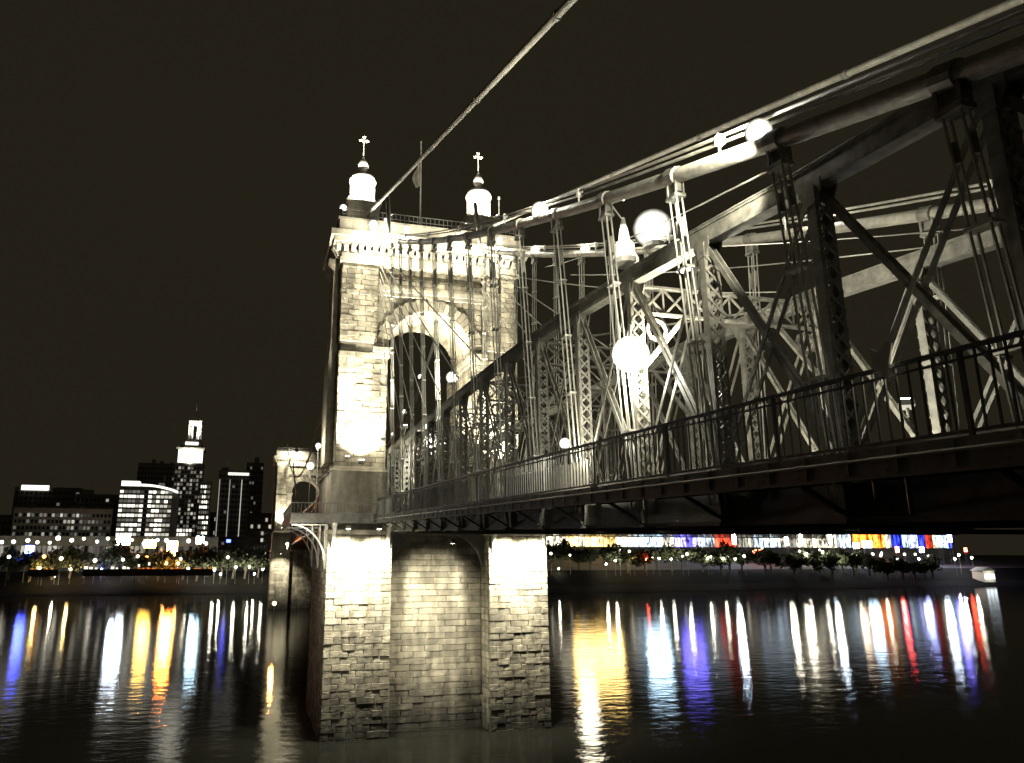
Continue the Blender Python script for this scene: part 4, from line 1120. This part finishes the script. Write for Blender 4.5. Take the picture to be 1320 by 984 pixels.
while x < 469:
    w = 5.2; c, s = baycol(x + w / 2)
    mb = MB(); mb.box(x + .2, x + w - .2, 540.95, 541.3, 28.0, 35.2); mb.build('glowing_bay', gln(c, round(s * random.choice((.6, 1.0, 1.4)), 2)), t)
    if random.random() < .8:
        mb = MB(); mb.box(x + .5, x + w - .5, 542.0, 542.4, 36.4, 42.6); mb.build('glowing_bay', gln(c, round(s * random.choice((.35, .7, 1.0)), 2)), t)
    mb = MB(); mb.box(x - .17, x + .17, 540.6, 541.9, 27.5, 44.0); mb.box(x + .31, x + w - .31, 541.0, 541.9, 35.25, 36.35); mb.build('bay_frame', M['pale_conc'], t)
    for k in range(3):
        mb = MB(); xx = x + 1.0 + k * 1.25; mb.box(xx, xx + .75, 541.3, 541.7, 36.5, 36.5 + random.uniform(1.5, 4.5)); mb.build('mullion', M['conc'], t)
    x += w
for i in range(24):
    xa = 226 + i * 10.0
    c, s_ = baycol(xa + 5)
    k = {'gold': 26, 'cream': 2.0, 'lb': 26, 'violet': 13, 'wb': .6, 'w': .2, 'red': .3}[c]
    mb = MB(); mb.box(xa + .4, xa + 9.6, 535.9, 536.3, 49.5, 60.5); mb.build('glowing_bay', gl(c, k), tst)
t = thing('arena', 'arena front on the right under the deck with orange and blue screens', 'arena', (550, 560, 20))
mb = MB(); mb.box(472.2, 609, 541.5, 600, 8, 52); mb.build('hall', M['conc'], t)
for a, b_, c, s in ((473, 483, 'cream', 2.0), (484, 498, 'wb', 2.6), (500, 512, 'orange', 3.0), (512.4, 533, 'orange', 4.0), (533.6, 540, 'cream', 1.6), (541, 552, 'dblue', 3.5), (552.4, 558, 'lb', 3.0), (559, 569, 'vi', 3.4), (571, 577, 'dblue', 2.6), (578, 585, 'red', 1.8), (586, 592, 'cream', 2.0), (593, 602, 'lb', 2.4), (602.6, 607, 'blue', 3.0)):
    ns_ = max(1, round((b_ - a) / 2.4)); sw = (b_ - a) / ns_
    for k in range(ns_):
        mb = MB(); mb.box(a + k * sw + .08, a + (k + 1) * sw - .08, 541.0 + .12 * (k % 2), 541.4, 28.0 + random.uniform(-.6, .5), 39.0); mb.build('screen', gln(c, round(s * random.choice((.3, .55, .8, 1.0, 1.25)), 2)), t)
    mb = MB(); mb.box(a - .3, b_ + .3, 541.05, 541.45, 27.0, 27.9); mb.build('screen_frame', M['conc'], t)
t = thing('stadium_light_tower', 'stadium light tower with a bank of lamps, glimpsed through the bridge truss', 'light tower', (255, 556, 20))
mb = MB(); mb.tube([(255, 556, 10), (255, 556, 92)], [1.2, .7], 8); mb.build('mast', M['rod'], t)
mb = MB(); mb.box(249, 261, 555.2, 556.6, 91, 102); mb.build('frame', M['housing'], t)
for r in range(4):
    for c in range(5):
        mb = MB(); mb.box(249.4 + c * 2.3, 251.2 + c * 2.3, 554.8, 555.18, 91.5 + r * 2.6, 93.4 + r * 2.6); mb.build('lamp', gl('cream', 70.0), t)

# ------------------------------------------------------------------ signs that throw the coloured streaks
def lit_sign(label, x, y, z, w, h, c, s):
    t = thing('lit_sign', label, 'sign', (x, y, ground(x, y))); w *= 1.05; h *= .62; s *= 5
    mb = MB(); mb.box(x - w / 2, x + w / 2, y - .25, y, z - h / 2, z + h / 2); mb.build('panel', gl(c, s), t)
    mb = MB(); mb.box(x - w / 2 - .2, x + w / 2 + .2, y + .01, y + .3, z - h / 2 - .2, z + h / 2 + .2)
    for e in (-.35, .35): mb.box(x + w * e - .12, x + w * e + .12, y + .05, y + .25, ground(x, y) - .3, z - h / 2 - .2)
    mb.build('stand', M['housing'], t)
lit_sign('broad blue-white sign among the riverside lights below the bright office', -76.4, 516, 30.0, 7.5, 9.0, 'wb', 34)
lit_sign('amber sign among the riverside lights under the bright office', -60.5, 516, 28.0, 6.5, 8.0, 'amber', 24)
lit_sign('strong orange sign below the tallest far tower', -45.6, 500, 25.0, 5.5, 14.0, 'orange', 130)
lit_sign('pale blue sign right of the strong orange sign', -30.6, 516, 30.5, 4.5, 7.0, 'lblue', 32)
lit_sign('deep blue sign at the far left edge of the bank', -122.0, 490, 24.0, 4.0, 7.0, 'blue', 24)
lit_sign('faint blue sign near the distant tower', -13.0, 516, 30.0, 2.5, 3.0, 'dblue', 5)
lit_sign('tall white sign on the bank right of the violet bays', 357.0, 505, 34.0, 2.6, 14.0, 'wb', 60)
lit_sign('red sign on the right bank below the stadium', 375.5, 505, 24.0, 8.5, 5.0, 'red', 12)
lit_sign('slim white sign left of the pale stadium bays', 404.0, 505, 32.0, 2.6, 10.0, 'w', 26)
lit_sign('second slim white sign beside the first under the stadium', 417.0, 505, 34.0, 2.4, 10.0, 'w', 22)
lit_sign('very bright narrow white sign at the gap between stadium and arena', 445.0, 505, 34.0, 2.2, 13.0, 'wb', 60)
lit_sign('cream sign at the left end of the arena', 469.0, 505, 29.0, 5.0, 7.0, 'cream', 12)
lit_sign('light blue sign beside the cream one at the arena', 480.0, 505, 30.0, 9.0, 8.0, 'lb', 14)
lit_sign('narrow red sign in front of the arena screens', 509.0, 505, 26.0, 3.2, 7.0, 'red', 22)
lit_sign('blue-violet sign right of the narrow red sign', 534.0, 505, 26.0, 4.0, 7.0, 'vi', 12)
lit_sign('tall blue-white sign towards the right end of the arena', 553.5, 505, 33.0, 4.5, 12.0, 'wb', 26)
lit_sign('violet sign beside the tall blue-white sign', 564.5, 505, 36.0, 4.0, 12.0, 'violet', 18)
lit_sign('small red sign at the right end of the arena', 579.5, 505, 26.0, 2.6, 5.0, 'red', 14)

# ------------------------------------------------------------------ riverside lamps
LAMPS = [(-114.9, 478, 9.1, 'gold', 1.3), (-106.5, 478, 4.6, 'w', .5), (-98.6, 478, 8.5, 'gold', 1.1), (-90.7, 478, 7.9, 'gold', .8), (-82.4, 480, 8.2, 'blue', 1.0), (-78.8, 478, 6.8, 'w', 1.2),
         (-61.9, 480, 13.4, 'cream', 1.6), (-51.1, 480, 13.6, 'gold', 1.5), (-47.1, 479, 11.6, 'or', 1.2), (-40.4, 479, 11.7, 'or', 1.2), (-34.3, 478, 8.5, 'cream', 1.2), (-24.6, 478, 6.9, 'w', 1.0), (-19.3, 478, 7.8, 'w', 1.0),
         (-15.6, 478, 5.2, 'w', .7), (-6.9, 478, 9.3, 'w', 1.0), (1.0, 478, 9.4, 'w', .9), (4.3, 478, 5.3, 'w', .7), (9.0, 478, 8.0, 'w', .8)]
LAMPR = [(190.4, 450, 9.2, 'w', .5), (222, 447, 12.0, 'w', .8), (229, 448, 14.0, 'cream', 1.0), (243, 449, 14.0, 'gold', 1.0), (252, 449, 15.0, 'red', .9), (262, 450, 15.5, 'cream', 1.2), (271, 450, 15, 'w', .8), (283.2, 450, 18.4, 'w', 1.3), (300, 452, 15.5, 'w', .9), (312, 452, 15.2, 'w', .8), (322, 453, 15.0, 'w', .7),
         (370.6, 456, 15.1, 'w', 1.0), (382.5, 456, 18.4, 'w', 1.4), (398.4, 458, 20.0, 'w', 1.3), (412, 459, 15.0, 'w', 1.0), (428.6, 460, 17.2, 'w', 1.2), (442, 462, 16, 'red', .9), (455.0, 463, 19.2, 'w', 1.3), (470, 464, 15, 'w', .9), (492, 466, 15.0, 'vi', 1.2),
         (526.4, 466, 15.2, 'w', 2.0), (533.1, 468, 18.0, 'wb', 2.0), (545.5, 468, 16.0, 'w', 1.6)]
PN = {'w': 'white', 'gold': 'golden', 'blue': 'blue', 'or': 'orange', 'cream': 'cream', 'red': 'red', 'vi': 'violet-blue', 'wb': 'blue-white'}
def lamp_post(x, y, z, c, k, label, group, s=400):
    g0 = ground(x, y) - .3; z = max(z, g0 + 2.2)
    t = thing('street_lamp', label, 'street lamp', (x, y, g0), group)
    mb = MB(); mb.tube([(x, y, g0), (x, y, z - .4)], [.10, .06], 6); mb.build('pole', M['housing'], t)
    r = .55 * math.sqrt(k)
    mb = MB(); mb.lathe([(r * math.sin(a) + .001, -r * math.cos(a)) for a in np.linspace(0, PI, 6)], (x, y, z), 8); mb.build('globe', gl(c, s), t)
    mb = MB(); mb.lathe([(r * .5, r * .92), (r * .4, r * 1.1), (.05, r * 1.3)], (x, y, z), 6); mb.build('cap', M['housing'], t)
for i, (x, y, z, c, k) in enumerate(LAMPS):
    lamp_post(x, y + 9, z + 4.5, c, k, '%s waterside lamp from the left on the bank below the skyline, %s' % (ORD[i], PN[c]), 'waterside lamps left of the bridge')
for i, (x, y, z, c, k) in enumerate(LAMPR):
    lamp_post(x, y + 3, z + 3.5, c, k, '%s waterside lamp right of the tower on the bank under the deck, %s' % (ORD[i], PN[c]), 'waterside lamps right of the bridge')
# upper promenade lamps, white blobs above the trees
for i in range(20):
    x = -150 + i * 6.6 + random.uniform(-2, 2); y = 508 + random.uniform(-5, 5)
    lamp_post(x, y, random.uniform(28.0, 31.0), 'w', random.uniform(2.2, 7.0), '%s promenade lamp from the left above the riverside trees' % ORD[i], 'promenade lamps behind the trees', 6)
for i, x in enumerate((-131, -113, -104, -86, -71, -63, -58, -39, -12)):
    lamp_post(x, 486, 18.5 + random.uniform(-1, 2), 'w' if x not in (-58, -113) else 'or', random.uniform(1.5, 4.0), '%s low lamp from the left between the riverside trees' % ORD[i], 'low lamps between the trees', 8)
for i, (x, y, z, k) in enumerate(((185, 452, 22, 2.2), (198, 452, 21, 1.4), (233, 452, 24, 2.0), (240, 452, 23.5, 2.0), (258, 454, 20, 1.6), (280, 454, 20.4, 1.4), (303, 456, 20, 2.0), (316, 456, 20, 2.4), (330, 457, 20.5, 3.0), (345, 457, 26, 1.6), (378, 460, 24.0, 2.0), (397, 462, 25, 1.6), (432, 463, 21, 3.0), (444, 463, 22, 3.6), (452, 464, 21, 3.0), (476, 466, 22, 3.0), (486, 466, 22, 2.6), (500, 468, 21, 2.0))):
    lamp_post(x, y, z, 'w', k, '%s small lamp from the tower among the trees under the deck' % ORD[i], 'small lamps among the trees under the deck', 7)
# glowing quay wall lights near the water
t = thing('quay_light_strip', 'strip of white light along the quay foot below the bright office', 'light strip', (-72, 483, 12))
mb = MB()
for k in range(14):
    x = -91 + k * 2.9 + random.uniform(-.4, .4)
    if random.random() < .8: mb.box(x, x + random.uniform(1.0, 2.4), 483.1, 483.5, 12.98 + (k > 8) * (k - 8) * .5, 13.5 + random.random() + (k > 8) * (k - 8) * .8)
o = mb.build('tube', gl('w', 1.6), t); kind(o, 'stuff')
mb = MB(); mb.box(-91.5, -50, 483.05, 483.6, 9, 12.95); mb.build('parapet', M['city'], t)
t = thing('quay_light_strip', 'red-orange strip of light along the quay below the tallest tower', 'light strip', (-40, 482, 12))
mb = MB()
for k in range(16):
    x = -62 + k * 2.6
    if random.random() < .7: mb.box(x, x + random.uniform(.7, 2.2), 481.1, 481.5, 12.98, 13.3 + .5 * random.random())
o = mb.build('tube', gl('orange', .8), t); kind(o, 'stuff')
mb = MB(); mb.box(-62, -20, 481.05, 481.6, 9, 12.95); mb.build('parapet', M['city'], t)
t = thing('quay_light_strip', 'short orange strip of light on the quay at far left', 'light strip', (-112, 482, 12))
mb = MB()
for k in range(5):
    x = -118 + k * 2.6
    if k != 2: mb.box(x, x + random.uniform(.7, 1.8), 481.1, 481.5, 12.98, 13.3 + .5 * random.random())
o = mb.build('tube', gl('or', .9), t); kind(o, 'stuff')
mb = MB(); mb.box(-119, -104, 481.05, 481.6, 9, 12.95); mb.build('parapet', M['city'], t)
# lit boathouse on the right bank
t = thing('boathouse', 'small bright white boathouse on the bank at lower right', 'boathouse', (541, 458, 8))
gz = ground(541, 458)
mb = MB(); mb.box(535.4, 546.6, 455, 464, gz - 3, gz + 7.5); mb.build('wall', M['white'], t)
mb = MB(); mb.plate([(534.4, gz + 7.52), (547.6, gz + 7.52), (541, gz + 10.2)], 454, 465, 'y'); o = mb.build('roof', M['conc'], t); fix_normals(o)
for x in (535.9, 539.4, 542.9):
    f_ = MB(); f_.box(x, x + 3.2, 454.7, 454.98, gz + 1.2, gz + 5.2); w_ = f_.build('window', M['white'], t)
    mb = MB(); mb.box(x + .3, x + 2.9, 454.6, 454.69, gz + 1.5, gz + 4.9); mb.build('pane', gl('wb', 5.0), w_)
lamp_light('boathouse_light', (541, 449, gz + 4), 2200, (541, 456, gz + 3), 140, radius=.5)

# ------------------------------------------------------------------ trees on the far bank
def leaf_crown(seed, n=650):
    r = np.random.default_rng(seed); mb = MB()
    cl = r.normal(size=(11, 3)) * (.42, .42, .30)
    for i in range(n):
        c = cl[r.integers(len(cl))]; p = c + r.normal(size=3) * (.2, .2, .17)
        u = r.normal(size=3); u /= np.linalg.norm(u); v = np.cross(u, r.normal(size=3)); v /= np.linalg.norm(v); s = r.uniform(.07, .15)
        mb.add([p - u * s - v * s * .6, p + u * s - v * s * .6, p + u * s * .8 + v * s * .6, p - u * s * .8 + v * s * .6], [(0, 1, 2, 3)])
    me = mb.mesh('crown'); me.materials.append(M['leaf']); return me
CROWNS = [leaf_crown(k) for k in range(4)]
mb = MB(); mb.tube([(0, 0, -.5), (.05, 0, .5), (0, .04, 1.0)], [.05, .04, .02], 6)
for a in range(4): mb.tube([(0, 0, .55 + .08 * a), (.22 * math.cos(a * 1.7), .22 * math.sin(a * 1.7), .95 + .05 * a)], [.02, .01], 5)
TRUNK = mb.mesh('trunk'); TRUNK.materials.append(M['bark'])
def tree(x, y, h, w, label, group):
    g0 = ground(x, y)
    t = thing('riverside_tree', label, 'tree', (x, y, g0), group)
    o = bpy.data.objects.new('trunk', TRUNK); C.objects.link(o); o.parent = t; o.scale = (h, h, h * .5)
    o = bpy.data.objects.new('crown', random.choice(CROWNS)); C.objects.link(o); o.parent = t
    o.location = (0, 0, h * .62); o.scale = (w * .55, w * .55, h * .5); o.rotation_euler = (0, 0, random.uniform(0, 6.28))
xs = [-133, -121, -110, -101, -93.5, -82, -75, -66, -59, -52, -46, -38, -30, -24, -16, -9, -2, 6]
for i, x in enumerate(xs):
    tree(x, 494 + random.uniform(-4, 4), random.uniform(15, 19), random.uniform(12, 17), '%s dark bushy tree from the left along the bank below the skyline' % ORD[i], 'riverside trees left of the bridge')
for i in range(28):
    x = 184 + i * 11.6 + random.uniform(-2, 2)
    tree(x, 462 + random.uniform(-5, 5), random.uniform(14, 18), random.uniform(14, 19), '%s dark tree rightward from the tower along the bank under the deck' % ORD[i], 'riverside trees right of the bridge')
